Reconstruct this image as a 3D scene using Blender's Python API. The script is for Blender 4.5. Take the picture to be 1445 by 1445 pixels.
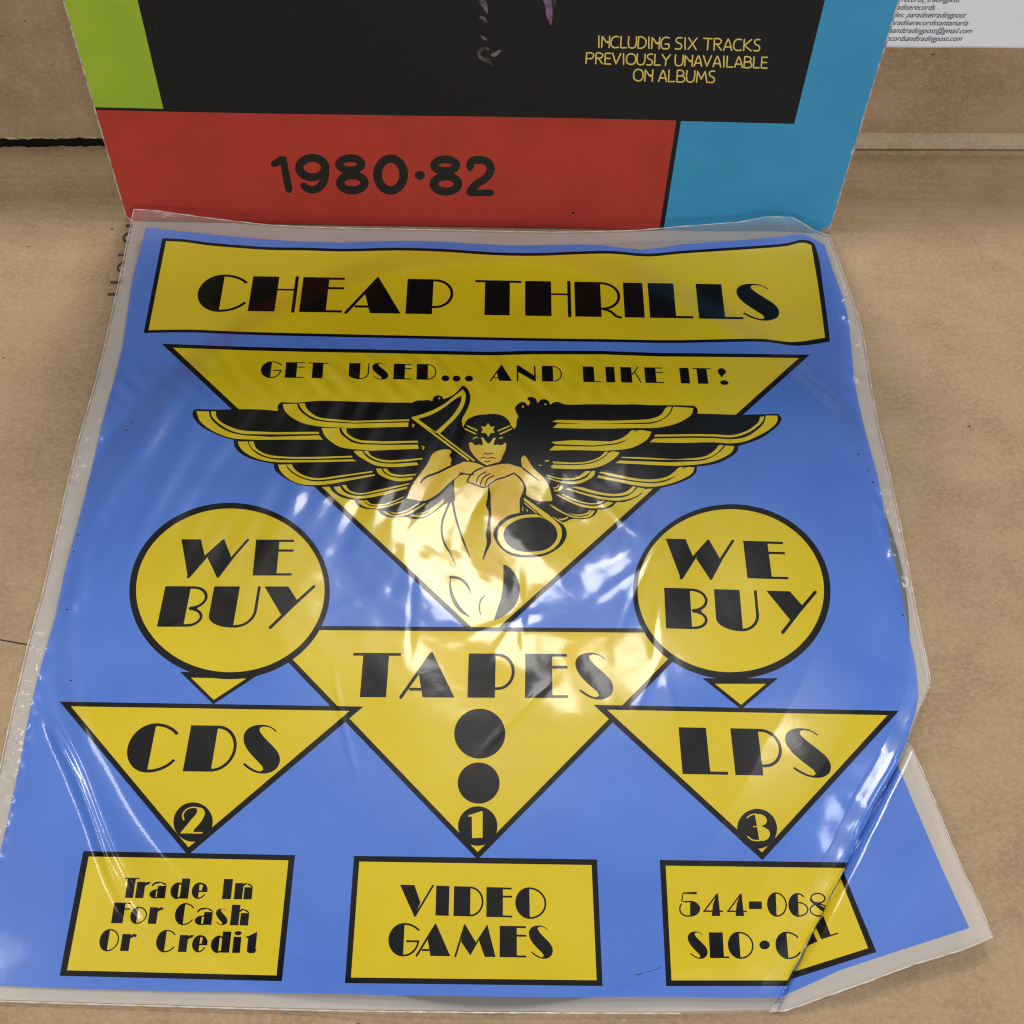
import bpy, math, random
import numpy as np
from mathutils import Matrix, Vector
from mathutils.geometry import delaunay_2d_cdt

for o in list(bpy.data.objects):
    bpy.data.objects.remove(o)
SC = bpy.context.scene
COL = SC.collection
CM = 0.01

# ------------------------------------------------------------------ camera
FPX, TH, RO, YAW, CH = 1657.1, 0.550575, 0.0500515, 0.0338323, 38.5      # px (of 1445), rad, rad, rad, cm
fw = np.array([0, math.sin(TH), -math.cos(TH)])
rt = np.array([1.0, 0, 0])
up = np.cross(rt, fw)
r2 = math.cos(RO) * rt + math.sin(RO) * up
u2 = -math.sin(RO) * rt + math.cos(RO) * up
cz, sz = math.cos(-YAW), math.sin(-YAW)
RZ = np.array([[cz, -sz, 0], [sz, cz, 0], [0, 0, 1]])
CR, CU, CF = RZ @ r2, RZ @ u2, RZ @ fw
CP = np.array([0, 0, CH])
cam = bpy.data.cameras.new('camera')
cam.sensor_width = 36
cam.lens = 36 * FPX / 1445
cam.clip_start, cam.clip_end = 0.01, 50
co = bpy.data.objects.new('camera', cam)
COL.objects.link(co)
m = Matrix.Identity(4)
for i in range(3):
    m[i][0], m[i][1], m[i][2], m[i][3] = CR[i], CU[i], -CF[i], CP[i] * CM
co.matrix_world = m
SC.camera = co

# ------------------------------------------------------------------ light
W = bpy.data.worlds.new('World')
SC.world = W
W.use_nodes = True
bg = W.node_tree.nodes['Background']
bg.inputs[0].default_value = (1.0, 0.96, 0.92, 1)
bg.inputs[1].default_value = 0.20
SC.view_settings.view_transform = 'Standard'
SC.view_settings.look = 'None'
SC.view_settings.gamma = 1
SC.view_settings.exposure = -0.2
SC.cycles.max_bounces = 10
SC.cycles.pixel_filter_type = 'BLACKMAN_HARRIS'
SC.cycles.filter_width = 1.2
SC.cycles.denoising_prefilter = 'NONE'
SC.cycles.transparent_max_bounces = 16


def lamp(name, loc, aim, sx, sy, power, col=(1, 0.95, 0.88)):
    l = bpy.data.lights.new(name, 'AREA')
    l.shape = 'RECTANGLE'
    l.size, l.size_y, l.energy, l.color = sx, sy, power, col
    o = bpy.data.objects.new(name, l)
    COL.objects.link(o)
    o.location = loc
    o.rotation_euler = (Vector(aim) - Vector(loc)).to_track_quat('-Z', 'Y').to_euler()


lamp('overhead_lamp', (0.05, 1.22, 2.05), (0, 0.2, 0), 0.44, 0.23, 10.5, (1, 0.98, 0.95))
lamp('overhead_lamp', (-0.02, 1.68, 2.2), (0, 0.2, 0), 0.5, 0.4, 28)  # unseen lamp added so the sleeve shades the upper part of the bag
lamp('overhead_lamp', (-1.55, 0.50, 2.2), (0, 0.2, 0), 0.2, 1.0, 15)  # unseen side lamp, placed to light the floor and streak the film
lamp('overhead_lamp', (1.6, 0.55, 2.2), (0, 0.2, 0), 0.2, 1.0, 16, (0.95, 0.97, 1.0))  # unseen lamp added on the right for the same floor light and streaks
lamp('front_fill_lamp', (0.5, -2.5, 1.05), (0, 0.4, 0.1), 1.6, 1.0, 50, (0.96, 0.97, 1.0))  # unseen fill added in front to brighten the sleeve and back panel


# ------------------------------------------------------------------ materials
def mat(name, col, rough=0.5, spec=0.5, alpha=1.0, coat=0.0, noise=None, bump=None, coat_r=0.1):
    M = bpy.data.materials.new(name)
    M.use_nodes = True
    nt = M.node_tree
    b = nt.nodes['Principled BSDF']
    b.inputs['Base Color'].default_value = (*col, 1)
    b.inputs['Roughness'].default_value = rough
    b.inputs['Specular IOR Level'].default_value = spec
    b.inputs['Alpha'].default_value = alpha
    b.inputs['Coat Weight'].default_value = coat
    b.inputs['Coat Roughness'].default_value = coat_r
    tc = nt.nodes.new('ShaderNodeTexCoord')
    if noise:                       # (scale, colour2, low, high)
        n = nt.nodes.new('ShaderNodeTexNoise')
        n.inputs['Scale'].default_value = noise[0]
        n.inputs['Detail'].default_value = 5
        r = nt.nodes.new('ShaderNodeMapRange')
        r.inputs[1].default_value, r.inputs[2].default_value = noise[2], noise[3]
        x = nt.nodes.new('ShaderNodeMix')
        x.data_type = 'RGBA'
        x.inputs[6].default_value = (*col, 1)
        x.inputs[7].default_value = (*noise[1], 1)
        nt.links.new(tc.outputs['Object'], n.inputs['Vector'])
        nt.links.new(n.outputs[0], r.inputs[0])
        nt.links.new(r.outputs[0], x.inputs[0])
        nt.links.new(x.outputs[2], b.inputs['Base Color'])
    if bump:                        # (scale, strength, distance)
        n2 = nt.nodes.new('ShaderNodeTexNoise')
        n2.inputs['Scale'].default_value = bump[0]
        n2.inputs['Detail'].default_value = 4
        bp = nt.nodes.new('ShaderNodeBump')
        bp.inputs['Strength'].default_value = bump[1]
        bp.inputs['Distance'].default_value = bump[2]
        nt.links.new(tc.outputs['Object'], n2.inputs['Vector'])
        nt.links.new(n2.outputs[0], bp.inputs['Height'])
        nt.links.new(bp.outputs[0], b.inputs['Normal'])
        if coat:
            nt.links.new(bp.outputs[0], b.inputs['Coat Normal'])
    return M


def cardboard(name, col, dark, lite, bands):
    """kraft liner: fibre mottling, faint corrugation washboard, scattered flecks"""
    M = bpy.data.materials.new(name)
    M.use_nodes = True
    nt = M.node_tree
    N, L = nt.nodes, nt.links
    b = N['Principled BSDF']
    b.inputs['Roughness'].default_value = 0.82
    b.inputs['Specular IOR Level'].default_value = 0.25
    tc = N.new('ShaderNodeTexCoord')
    mp = N.new('ShaderNodeMapping')
    mp.inputs['Scale'].default_value = (1.0, 1.25, 1.25)
    L.new(tc.outputs['Object'], mp.inputs['Vector'])

    def noise(scale, detail, rough=0.6, src=mp):
        n = N.new('ShaderNodeTexNoise')
        n.inputs['Scale'].default_value = scale
        n.inputs['Detail'].default_value = detail
        n.inputs['Roughness'].default_value = rough
        L.new(src.outputs[0], n.inputs['Vector'])
        return n.outputs[0]

    def rng(s, a, c, lo=0.0, hi=1.0):
        r = N.new('ShaderNodeMapRange')
        for k, v in enumerate((a, c, lo, hi)):
            r.inputs[k + 1].default_value = v
        L.new(s, r.inputs[0])
        return r.outputs[0]

    def mix(f, a, c):
        x = N.new('ShaderNodeMix')
        x.data_type = 'RGBA'
        L.new(f, x.inputs[0])
        for k, v in ((6, a), (7, c)):
            if isinstance(v, tuple):
                x.inputs[k].default_value = (*v, 1)
            else:
                L.new(v, x.inputs[k])
        return x.outputs[2]

    big = noise(22, 5, 0.7)
    mid = noise(520, 7, 0.75)
    fine = noise(1500, 4, 0.75)
    base = mix(rng(big, 0.36, 0.60), dark, col)
    stain = noise(5.5, 5, 0.6)
    base = mix(rng(stain, 0.56, 0.70, 0, 0.45), base, dark)
    base = mix(rng(mid, 0.44, 0.64, 0, 0.62), base, lite)
    base = mix(rng(fine, 0.50, 0.66, 0, 0.60), base, dark)
    fl = noise(260, 2, 0.5)
    base = mix(rng(fl, 0.735, 0.76, 0, 0.75), base, (0.075, 0.045, 0.025))
    fl2 = noise(330, 2, 0.5)
    base = mix(rng(fl2, 0.72, 0.78, 0, 0.35), base, (0.62, 0.5, 0.35))
    L.new(base, b.inputs['Base Color'])
    wv = N.new('ShaderNodeTexWave')
    wv.bands_direction = bands
    wv.inputs['Scale'].default_value = 62
    wv.inputs['Distortion'].default_value = 1.6
    wv.inputs['Detail'].default_value = 2
    L.new(tc.outputs['Object'], wv.inputs['Vector'])
    b1 = N.new('ShaderNodeBump')
    b1.inputs['Strength'].default_value = 0.34
    b1.inputs['Distance'].default_value = 0.00022
    L.new(wv.outputs[1], b1.inputs['Height'])
    b2 = N.new('ShaderNodeBump')
    b2.inputs['Strength'].default_value = 0.55
    b2.inputs['Distance'].default_value = 0.0002
    L.new(mid, b2.inputs['Height'])
    L.new(b1.outputs[0], b2.inputs['Normal'])
    L.new(b2.outputs[0], b.inputs['Normal'])
    return M


FB = (700, 0.05, 0.0002)
BLUE, YEL, BLK, SKN = (0.080, 0.195, 0.66), (0.80, 0.605, 0.010), (0.003, 0.003, 0.0035), (0.76, 0.45, 0.030)
MAT = {
    'clear': mat('clear_film', (0.76, 0.72, 0.685), 0.14, 0.6, 0.20, bump=(170, 0.20, 0.0008)),
    'haze': mat('rear_film', (0.70, 0.665, 0.63), 0.2, 0.5, 0.58),
    'blue': mat('blue_ink', BLUE, 0.34, 0.30, 0.90, 0.55, coat_r=.09, noise=(30, (0.092, 0.215, 0.70), 0.4, 0.65), bump=FB),
    'yellow': mat('yellow_ink', YEL, 0.34, 0.30, 0.80, 0.55, coat_r=.09, noise=(25, (0.755, 0.572, 0.009), 0.4, 0.65), bump=FB),
    'black': mat('black_ink', BLK, 0.36, 0.18, 0.98, 0.22, coat_r=.08, bump=FB),
    'skin': mat('orange_ink', SKN, 0.34, 0.30, 0.88, 0.55, coat_r=.09, noise=(90, (0.74, 0.56, 0.04), 0.42, 0.60), bump=FB),
    'lime': mat('lime_print', (0.345, 0.50, 0.035), 0.45, 0.25, bump=(1500, 0.05, 0.0001), noise=(45, (0.31, 0.46, 0.03), 0.45, 0.62)),
    'red': mat('red_print', (0.47, 0.047, 0.030), 0.45, 0.22, bump=(1500, 0.05, 0.0001), noise=(45, (0.44, 0.042, 0.027), 0.45, 0.62)),
    'cyan': mat('blue_print', (0.048, 0.325, 0.58), 0.42, 0.28, bump=(1500, 0.05, 0.0001), noise=(45, (0.044, 0.305, 0.55), 0.45, 0.62)),
    'photo': mat('black_print', (0.011, 0.010, 0.011), 0.5, 0.22, bump=(1500, 0.05, 0.0001)),
    'line': mat('line_print', (0.011, 0.009, 0.008), 0.5, 0.3),
    'gold': mat('gold_print', (0.78, 0.60, 0.13), 0.45, 0.4),
    'smoke': mat('smoke_print', (0.16, 0.13, 0.135), 0.45, 0.4, noise=(260, (0.03, 0.025, 0.028), 0.42, 0.6)),
    'violet': mat('violet_print', (0.26, 0.13, 0.30), 0.45, 0.4, noise=(200, (0.12, 0.06, 0.13), 0.42, 0.65)),
    'paper': mat('white_paper', (0.86, 0.90, 0.97), 0.7, 0.3, noise=(60, (0.81, 0.85, 0.93), 0.4, 0.7)),
    'edge': mat('worn_card_edge', (0.60, 0.55, 0.48), 0.8, 0.2, noise=(240, (0.32, 0.28, 0.24), 0.45, 0.6)),
    'text': mat('black_text', (0.012, 0.012, 0.014), 0.6, 0.3),
    'stamp': mat('grey_stamp_ink', (0.060, 0.060, 0.066), 0.8, 0.2),
    'vinyl': mat('black_vinyl', (0.008, 0.008, 0.009), 0.28, 0.5),
    'label': mat('record_label', (0.88, 0.50, 0.22), 0.6, 0.3),
    'card': cardboard('kraft_cardboard', (0.405, 0.282, 0.167), (0.300, 0.203, 0.115), (0.51, 0.373, 0.235), 'Y'),
    'card2': cardboard('kraft_cardboard_upright', (0.395, 0.272, 0.160), (0.295, 0.198, 0.112), (0.49, 0.355, 0.222), 'Z'),
    'seam': mat('welded_film', (0.80, 0.77, 0.73), 0.12, 0.7, 0.55),
    'lit_worn': cardboard('kraft_cardboard_lit_worn_fold', (0.52, 0.40, 0.27), (0.40, 0.29, 0.18), (0.62, 0.50, 0.36), 'Z'),  # paler fold strip: stronger light put into the colour, with crease wear
    'table': mat('seam_shade_table', (0.003, 0.003, 0.003), 0.9, 0.05),  # near-black colour stands in for the shade inside the open seam
    'torn': mat('torn_cardboard', (0.55, 0.43, 0.29), 0.9, 0.1, noise=(300, (0.33, 0.23, 0.13), 0.4, 0.6)),
}


# ------------------------------------------------------------------ object helpers
def props(o, label=None, cat=None, group=None, kind=None):
    for k, v in (('label', label), ('category', cat), ('group', group), ('kind', kind)):
        if v:
            o[k] = v


def empty(name, loc, label, cat):
    o = bpy.data.objects.new(name, None)
    COL.objects.link(o)
    o.location = loc
    o.empty_display_size = 0.02
    props(o, label, cat)
    return o


def add(name, V, F, mats, parent=None, fm=None, N=None, smooth=True):
    me = bpy.data.meshes.new(name)
    V = np.asarray(V, float) * CM
    off = np.array(parent_loc(parent))
    me.from_pydata((V - off).tolist(), [], [list(map(int, f)) for f in F])
    for k in (mats if isinstance(mats, (list, tuple)) else [mats]):
        me.materials.append(MAT[k])
    if fm is not None:
        me.polygons.foreach_set('material_index', np.asarray(fm, dtype=np.int32))
    me.polygons.foreach_set('use_smooth', [smooth] * len(me.polygons))
    if N is not None:
        me.normals_split_custom_set_from_vertices(np.asarray(N).tolist())
    me.update()
    o = bpy.data.objects.new(name, me)
    COL.objects.link(o)
    if parent:
        o.parent = parent
    return o


def parent_loc(p):
    l = np.zeros(3)
    while p:
        l = l + np.array(p.location)
        p = p.parent
    return l


def box(name, lo, hi, mt, parent=None, frame=None):
    (x0, y0, z0), (x1, y1, z1) = lo, hi
    V = np.array([(x, y, z) for z in (z0, z1) for y in (y0, y1) for x in (x0, x1)], float)
    if frame is not None:
        V = frame(V)
    F = [(0, 2, 3, 1), (4, 5, 7, 6), (0, 1, 5, 4), (2, 6, 7, 3), (0, 4, 6, 2), (1, 3, 7, 5)]
    return add(name, V, F, mt, parent, smooth=False)


# ------------------------------------------------------------------ 2-D outline helpers
def A(*f):
    return np.array(f, float).reshape(-1, 2)


def crop(ox, oy, w, wpx=1445.0):
    s = w / wpx
    return lambda *f: np.array([ox, oy]) + A(*f) * s


def smooth(P, closed=True, n=4, corner=48):
    """Hermite curve through the points, keeping sharp corners"""
    P = np.asarray(P, float)
    k = len(P)
    out = []
    prv, nxt = np.roll(P, 1, 0), np.roll(P, -1, 0)
    d0, d1 = P - prv, nxt - P
    ang = np.abs(np.degrees(np.arctan2(d0[:, 0] * d1[:, 1] - d0[:, 1] * d1[:, 0], (d0 * d1).sum(1))))
    l_a, l_b = np.linalg.norm(d0, axis=1), np.linalg.norm(d1, axis=1)
    sharp = (ang > corner) | ((ang > 14) & (np.maximum(l_a, l_b) > 3.5 * np.minimum(l_a, l_b)))
    if not closed:
        sharp[0] = sharp[-1] = True
    l0, l1 = np.linalg.norm(d0, axis=1) + 1e-9, np.linalg.norm(d1, axis=1) + 1e-9
    T = (d0 / l0[:, None] * l1[:, None] + d1 / l1[:, None] * l0[:, None]) / (l0 + l1)[:, None]
    T /= np.linalg.norm(T, axis=1)[:, None] + 1e-9
    for i in range(k if closed else k - 1):
        j = (i + 1) % k
        seg = P[j] - P[i]
        L = np.linalg.norm(seg)
        ta = seg if sharp[i] else T[i] * L
        tb = seg if sharp[j] else T[j] * L
        for q in range(n):
            t = q / n
            out.append((2 * t**3 - 3 * t * t + 1) * P[i] + (t**3 - 2 * t * t + t) * ta + (3 * t * t - 2 * t**3) * P[j] + (t**3 - t * t) * tb)
    if not closed:
        out.append(P[-1])
    return np.array(out)


def stroke(P, w, smoothing=True, cap=True):
    """polyline of width w (number or one width per point) as an outline"""
    P = np.asarray(P, float)
    w = np.broadcast_to(np.asarray(w, float), (len(P),))
    if smoothing and len(P) > 2:
        n = 4
        t = np.arange(len(P))
        Q = smooth(P, False, n, 75)
        w = np.interp(np.arange(len(Q)) / n, t, w)
        P = Q
    d = np.gradient(P, axis=0)
    d /= np.linalg.norm(d, axis=1)[:, None] + 1e-9
    nrm = np.stack([-d[:, 1], d[:, 0]], 1)
    h = w[:, None] / 2
    a, b = P + nrm * h, P - nrm * h
    if cap:
        e1, e0 = [], []
        for s in (60, 90, 120):
            c, q = math.cos(math.radians(s)), math.sin(math.radians(s))
            e1.append(P[-1] + h[-1] * (nrm[-1] * c + d[-1] * q))
            e0.append(P[0] + h[0] * (-nrm[0] * c - d[0] * q))
        return np.concatenate([a, np.array(e1), b[::-1], np.array(e0)])
    return np.concatenate([a, b[::-1]])


def inset(P, d):
    """move each edge of a polygon inward by d (number or one per edge)"""
    P = np.asarray(P, float)
    x, y = P[:, 0], P[:, 1]
    if (x * np.roll(y, -1) - y * np.roll(x, -1)).sum() < 0:
        return inset(P[::-1], d if np.isscalar(d) else np.roll(np.asarray(d)[::-1], -1))[::-1]
    k = len(P)
    d = np.broadcast_to(np.asarray(d, float), (k,))
    e = np.roll(P, -1, 0) - P
    e /= np.linalg.norm(e, axis=1)[:, None]
    n = np.stack([-e[:, 1], e[:, 0]], 1)
    out = []
    for i in range(k):
        a, b = n[i - 1], n[i]
        M2 = np.array([a, b])
        rhs = np.array([a @ P[i] + d[i - 1], b @ P[i] + d[i]])
        if abs(np.linalg.det(M2)) < 0.05:
            out.append(P[i] + (a * d[i - 1] + b * d[i]) / 2)
        else:
            out.append(np.linalg.solve(M2, rhs))
    return np.array(out)


def ell(cx, cy, rx, ry, n=72, a0=0, a1=360):
    t = np.radians(np.linspace(a0, a1, n, endpoint=(a1 - a0) < 360))
    return np.stack([cx + rx * np.cos(t), cy + ry * np.sin(t)], 1)


def dense(P, step):
    P = np.asarray(P, float)
    out = []
    for i in range(len(P)):
        a, b = P[i], P[(i + 1) % len(P)]
        n = max(1, int(math.ceil(np.linalg.norm(b - a) / step)))
        for q in range(n):
            out.append(a + (b - a) * q / n)
    return np.array(out)


def inside(poly, pts):
    """non-zero winding test"""
    lo, hi = poly.min(0), poly.max(0)
    idx = np.where(((pts >= lo) & (pts <= hi)).all(1))[0]
    res = np.zeros(len(pts), bool)
    a, b = poly, np.roll(poly, -1, 0)
    for s in range(0, len(idx), 20000):
        ii = idx[s:s + 20000]
        w = np.zeros(len(ii), int)
        px, py = pts[ii, 0], pts[ii, 1]
        for (x0, y0), (x1, y1) in zip(a, b):
            if y0 <= y1:
                mk = (py >= y0) & (py < y1)
                sg = 1
            else:
                mk = (py >= y1) & (py < y0)
                sg = -1
            if not mk.any():
                continue
            xx = x0 + (py - y0) * (x1 - x0) / (y1 - y0 if y1 != y0 else 1e-12)
            w += sg * (mk & (px < xx))
        res[ii] = w != 0
    return res


def sheet(outline, shapes, lift, grid, parent, default, seg=None, eps=1e-4, dx=0.5, own=None):
    """One printed sheet: a constrained triangulation of every printed outline,
    lifted on to the real surface; each printed panel becomes a part of its own,
    all meeting exactly edge to edge. shapes: (part, ink, outline), later ones on top."""
    seg = seg or grid
    polys = [dense(outline, seg)] + [dense(s[2], seg) for s in shapes]
    pts, edges = [], []
    for P in polys:
        k = len(pts)
        pts.extend(P.tolist())
        edges.extend([(k + i, k + (i + 1) % len(P)) for i in range(len(P))])
    lo, hi = outline.min(0), outline.max(0)
    gx = np.arange(lo[0] + grid * .37, hi[0], grid)
    gy = np.arange(lo[1] + grid * .41, hi[1], grid * 0.87)
    X, Y = np.meshgrid(gx, gy)
    X = X + (np.arange(len(gy)) % 2)[:, None] * grid * 0.5
    G = np.stack([X.ravel(), Y.ravel()], 1)
    G = G[inside(polys[0], G)]
    pts.extend(G.tolist())
    V, E, F, *_ = delaunay_2d_cdt([Vector(p) for p in pts], edges, [], 0, eps)
    V = np.array([tuple(v) for v in V])
    F = np.array([f for f in F if len(f) == 3])
    c = V[F].mean(1)
    cross = (V[F[:, 1]] - V[F[:, 0]])
    c2 = (V[F[:, 2]] - V[F[:, 0]])
    area = cross[:, 0] * c2[:, 1] - cross[:, 1] * c2[:, 0]
    keep = inside(polys[0], c) & (np.abs(area) > 1e-9)
    F, c, area = F[keep], c[keep], area[keep]
    inks, parts = [default[1]], [default[0]]
    pi, ii = np.zeros(len(F), int), np.zeros(len(F), int)
    for (part, ink, _), P in zip(shapes, polys[1:]):
        if part not in parts:
            parts.append(part)
        if ink not in inks:
            inks.append(ink)
        k = inside(P, c)
        pi[k], ii[k] = parts.index(part), inks.index(ink)
    P3 = lift(V)
    ax = lift(V + [dx, 0]) - lift(V - [dx, 0])
    ay = lift(V + [0, dx]) - lift(V - [0, dx])
    N = np.cross(ax, ay)
    N /= np.linalg.norm(N, axis=1)[:, None]
    fn = np.cross(P3[F[:, 1]] - P3[F[:, 0]], P3[F[:, 2]] - P3[F[:, 0]])
    tocam = CP - P3[F].mean(1)
    flip = (fn * tocam).sum(1) < 0
    F[flip] = F[flip][:, ::-1]
    bad = (N * (CP - P3)).sum(1) < 0
    N[bad] *= -1
    made = {}
    for q, part in enumerate(parts):
        k = np.where(pi == q)[0]
        if not len(k):
            continue
        used, inv = np.unique(F[k], return_inverse=True)
        ink_ids = sorted(set(ii[k]))
        names = part.split('/')
        par = parent
        if len(names) > 1:
            par = made[names[0]]
        nm = names[-1].split('#')[0]
        o = add(nm, P3[used], inv.reshape(-1, 3), [inks[j] for j in ink_ids], par, [ink_ids.index(j) for j in ii[k]], N[used])
        made[part] = o
    return made


# ------------------------------------------------------------------ lettering
T, S_ = 0.065, 0.57


def rc(x0, y0, x1, y1):
    return A(x0, y0, x1, y0, x1, y1, x0, y1)


def arc(cx, cy, rx, ry, a0, a1, t=T, n=26):
    """band of an ellipse, outer radii given"""
    return np.concatenate([ell(cx, cy, rx, ry, n, a0, a1 - 1e-6), ell(cx, cy, rx - t, ry - t, n, a0, a1 - 1e-6)[::-1]])


def half(cx, cy, rx, ry, a0=90, a1=270):
    return ell(cx, cy, rx, ry, 30, a0, a1 - 1e-6)


S_OUT = A(1262, 152, 1230, 127, 1190, 113, 1150, 112, 1128, 122, 1126, 138, 1150, 172, 1200, 218, 1260, 268, 1310, 318, 1333, 370,
          1330, 410, 1310, 445, 1270, 470, 1210, 482, 1140, 472, 1080, 446, 1030, 412, 1042, 400, 1100, 436, 1150, 458, 1190, 462,
          1205, 447, 1190, 420, 1100, 345, 1040, 285, 1004, 220, 1001, 170, 1025, 130, 1070, 104, 1130, 95, 1200, 103, 1250, 128, 1272, 147)


def norm(P, x0, x1, y0, y1):
    """crop pixels (y down) to a unit box (y up)"""
    return np.stack([(P[:, 0] - x0) / (x1 - x0), (y1 - P[:, 1]) / (y1 - y0)], 1)


def glyph(ch, w):
    s, t = S_, T
    if ch == 'C' or ch == 'G':
        c = min(.5 * w, .62)
        rx = (w - c) / .80
        g = [half(c, .5, c, .535), arc(c, .5, rx, .535, 36, 90), ]
        if ch == 'C':
            g.append(arc(c, .5, rx, .535, -90, -30))
        else:
            g += [arc(c, .5, w - c, .535, -90, -4), rc(.58 * w, .42, w, .42 + t)]
        return g
    if ch in 'O0':
        c = .46 * w
        return [half(c, .5, c, .53), arc(c, .5, w - c, .53, -90, 90)]
    if ch == 'D':
        q = max(s, w - .56)
        return [rc(0, 0, s, 1), rc(s - .02, 1 - t, q + .01, 1), rc(s - .02, 0, q + .01, t), arc(q, .5, w - q, .5, -90, 90)]
    if ch == 'P':
        q = max(s + .05, w - .48)
        return [rc(0, 0, s, 1), rc(s - .02, 1 - t, q + .01, 1), rc(s - .02, .17, q + .01, .17 + t), arc(q, .585, w - q, .415, -90, 90)]
    if ch == 'R':
        q = max(s + .02, w - .46)
        return [rc(0, 0, s, 1), rc(s - .02, 1 - t, q + .01, 1), arc(q, .60, w - q, .40, -90, 90),
                stroke(A(s - .03, .25, s + .2, .16, w - .08, .01, w - .02, 0), t)]
    if ch == 'B':
        q = w - .34
        return [rc(0, 0, s, 1), rc(s - .02, 1 - t, q, 1), rc(s - .02, 0, q, t), arc(q, .715, w - q, .285, -90, 90), arc(q - .01, .235, w - q - .02, .235, -90, 90),
                stroke(A(s + .12, .475, s + .17, .445, s + .24, .435, q, .455), t, True)]
    if ch == 'E' or ch == 'F':
        g = [rc(0, 0, s, 1), rc(s - .02, 1 - t, w - .01, 1), rc(s - .02, .66, w, .66 + t)]
        return g + ([rc(s - .02, 0, w, t)] if ch == 'E' else [])
    if ch == 'H':
        return [rc(0, 0, s, 1), rc(s - .02, .60, w - t, .60 + t * .8), rc(w - t * 1.15, -.02, w, 1.02)]
    if ch == 'I':
        return [rc(0, 0, w, 1)]
    if ch == 'L':
        return [rc(0, 0, s, 1), rc(s - .02, 0, w, t)]
    if ch == 'T':
        c = w * .48
        s = min(s, .54 * w)
        return [rc(0, 1 - t, w, 1), rc(c - s / 2, 0, c + s / 2, 1)]
    if ch == 'U':
        q = w - t
        return [np.concatenate([A(0, 1), ell(.55, .28, .55, .30, 16, 180, 270), A(s, -.02, s, 1)]),
                np.concatenate([A(s - .02, -.02), ell(w - .42, .40, .42, .42, 18, -90, 0), A(w, 1.0, q, 1.0), ell(w - .42, .40, .42 - t, .42 - t, 18, -90, 0)[::-1], A(s - .02, t - .03)])]
    if ch == 'V':
        x = w * .46
        return [A(0, 1, .50, 1, x + .19, .42, x, -.07), stroke(A(x + .02, -.03, w - .03, 1), t, False)]
    if ch == 'A':
        x = w * .55
        return [A(x, 1.05, w, 0, w - .66, 0, x - .26, .56), stroke(A(.03, 0, x - .01, .99), t * 1.1, False), rc(.17 * w, .15, w * .62, .15 + t)]
    if ch == 'M':
        return [A(w * .235, 1.04, w * .51, .46, w * .38, .04, w * .15, .46), A(w * .79, 1.04, w, 0, w - .36, 0, w * .585, .52, w * .39, .05, w * .36, .14),
                stroke(A(.02, 0, w * .235, 1.0), t, False)]
    if ch == 'N':
        return [rc(0, 0, t * 1.2, 1), rc(w - t * 1.2, 0, w, 1), A(0, 1, .12, 1, w, .30, w, 0, w - .08, 0, 0, .62)]
    if ch == 'K':
        return [rc(0, 0, s, 1), stroke(A(s + .02, .52, w - .12, 1), t, False), stroke(A(s + .18, .66, w - .03, .02), t, False)]
    if ch == 'W':
        return [A(0, 1, w * .29, 1, w * .385, .50, w * .175, -.08), A(w * .63, 1.02, w * .77, .50, w * .60, -.08, w * .42, .49),
                stroke(A(w * .178, -.04, w * .40, .53, w * .625, .96), t * 1.3, False), stroke(A(w * .605, -.04, w * .80, .53, w * .985, .99), t, False)]
    if ch == 'Y':
        return [A(0, 1, w * .47, 1, w * .70, .63, w * .43, .26), stroke(A(w * .24, -.02, w * .60, .50, w - .03, 1), t * 1.15, False)]
    if ch == 'S':
        P = smooth(S_OUT, True, 3, 70)
        P = norm(P, 1000, 1335, 95, 482) * [w, 1.06] - [0, .03]
        return [P]
    if ch == '!':
        return [np.concatenate([A(.30 * w, .42), ell(.4 * w, .80, .42 * w, .22, 20, -20, 200)]) * [1, 1], ell(.5 * w, .09, .42 * w, .15, 24)]
    if ch == '-':
        return [rc(0, .30, w, .63)]
    # ---- figures
    if ch == '4':
        return [A(w * .76, 1, w * .86, 0, w * .42, 0, w * .50, .52, w * .62, .78), stroke(A(.04, .20, w * .70, .93), t, False), rc(.0, .17, w, .17 + t)]
    if ch == '5':
        return [half(w * .52, .31, w * .48, .34, -90, 90), stroke(A(w * .52, .62, w * .3, .60, w * .12, .64, w * .18, .98, w * .8, .98), [t, t, t, t, t * 1.7], False),
                stroke(A(w * .10, .50, .03, .35, .08, .13, .25, .01, w * .55, .0), t)]
    if ch == '6':
        return [half(w * .5, .48, w * .5, .52), arc(w * .5, .48, w * .46, .52, 45, 90), arc(w * .5, .30, w * .5, .32, -90, 130)]
    if ch == '8':
        return [arc(w * .5, .78, w * .42, .24, 0, 360), arc(w * .5, .27, w * .5, .29, 0, 360), A(w * .08, .80, w * .25, .62, w, .30, w * .98, .22, w * .84, .10, w * .05, .66)]
    # ---- small letters, heavy
    k, x = min(.42, w), .80
    if ch == 'r':
        return [rc(0, 0, k, x), np.concatenate([A(k - .02, x - .22), ell(k + .16, x - .15, .19, .16, 12, 170, 20), A(w, x - .02, w - .02, x - .14, k + .14, x - .12)])]
    if ch == 'a':
        return [half(.33, .21, .33, .23), rc(w - k, 0, w, .62), half(w - .42, .62, .42, .20, 0, 90), stroke(A(.10, .64, .2, .74, .36, .78, w - .40, .78), .09),
                stroke(A(.30, .40, w - .4, .44), .07, False), stroke(A(.30, .02, w - .4, .02), .07, False)]
    if ch == 'd':
        return [half(.40, .39, .40, .42), rc(w - k, 0, w, 1), stroke(A(.38, .77, w - .40, .70), .08, False), stroke(A(.38, .02, w - .40, .06), .08, False)]
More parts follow.
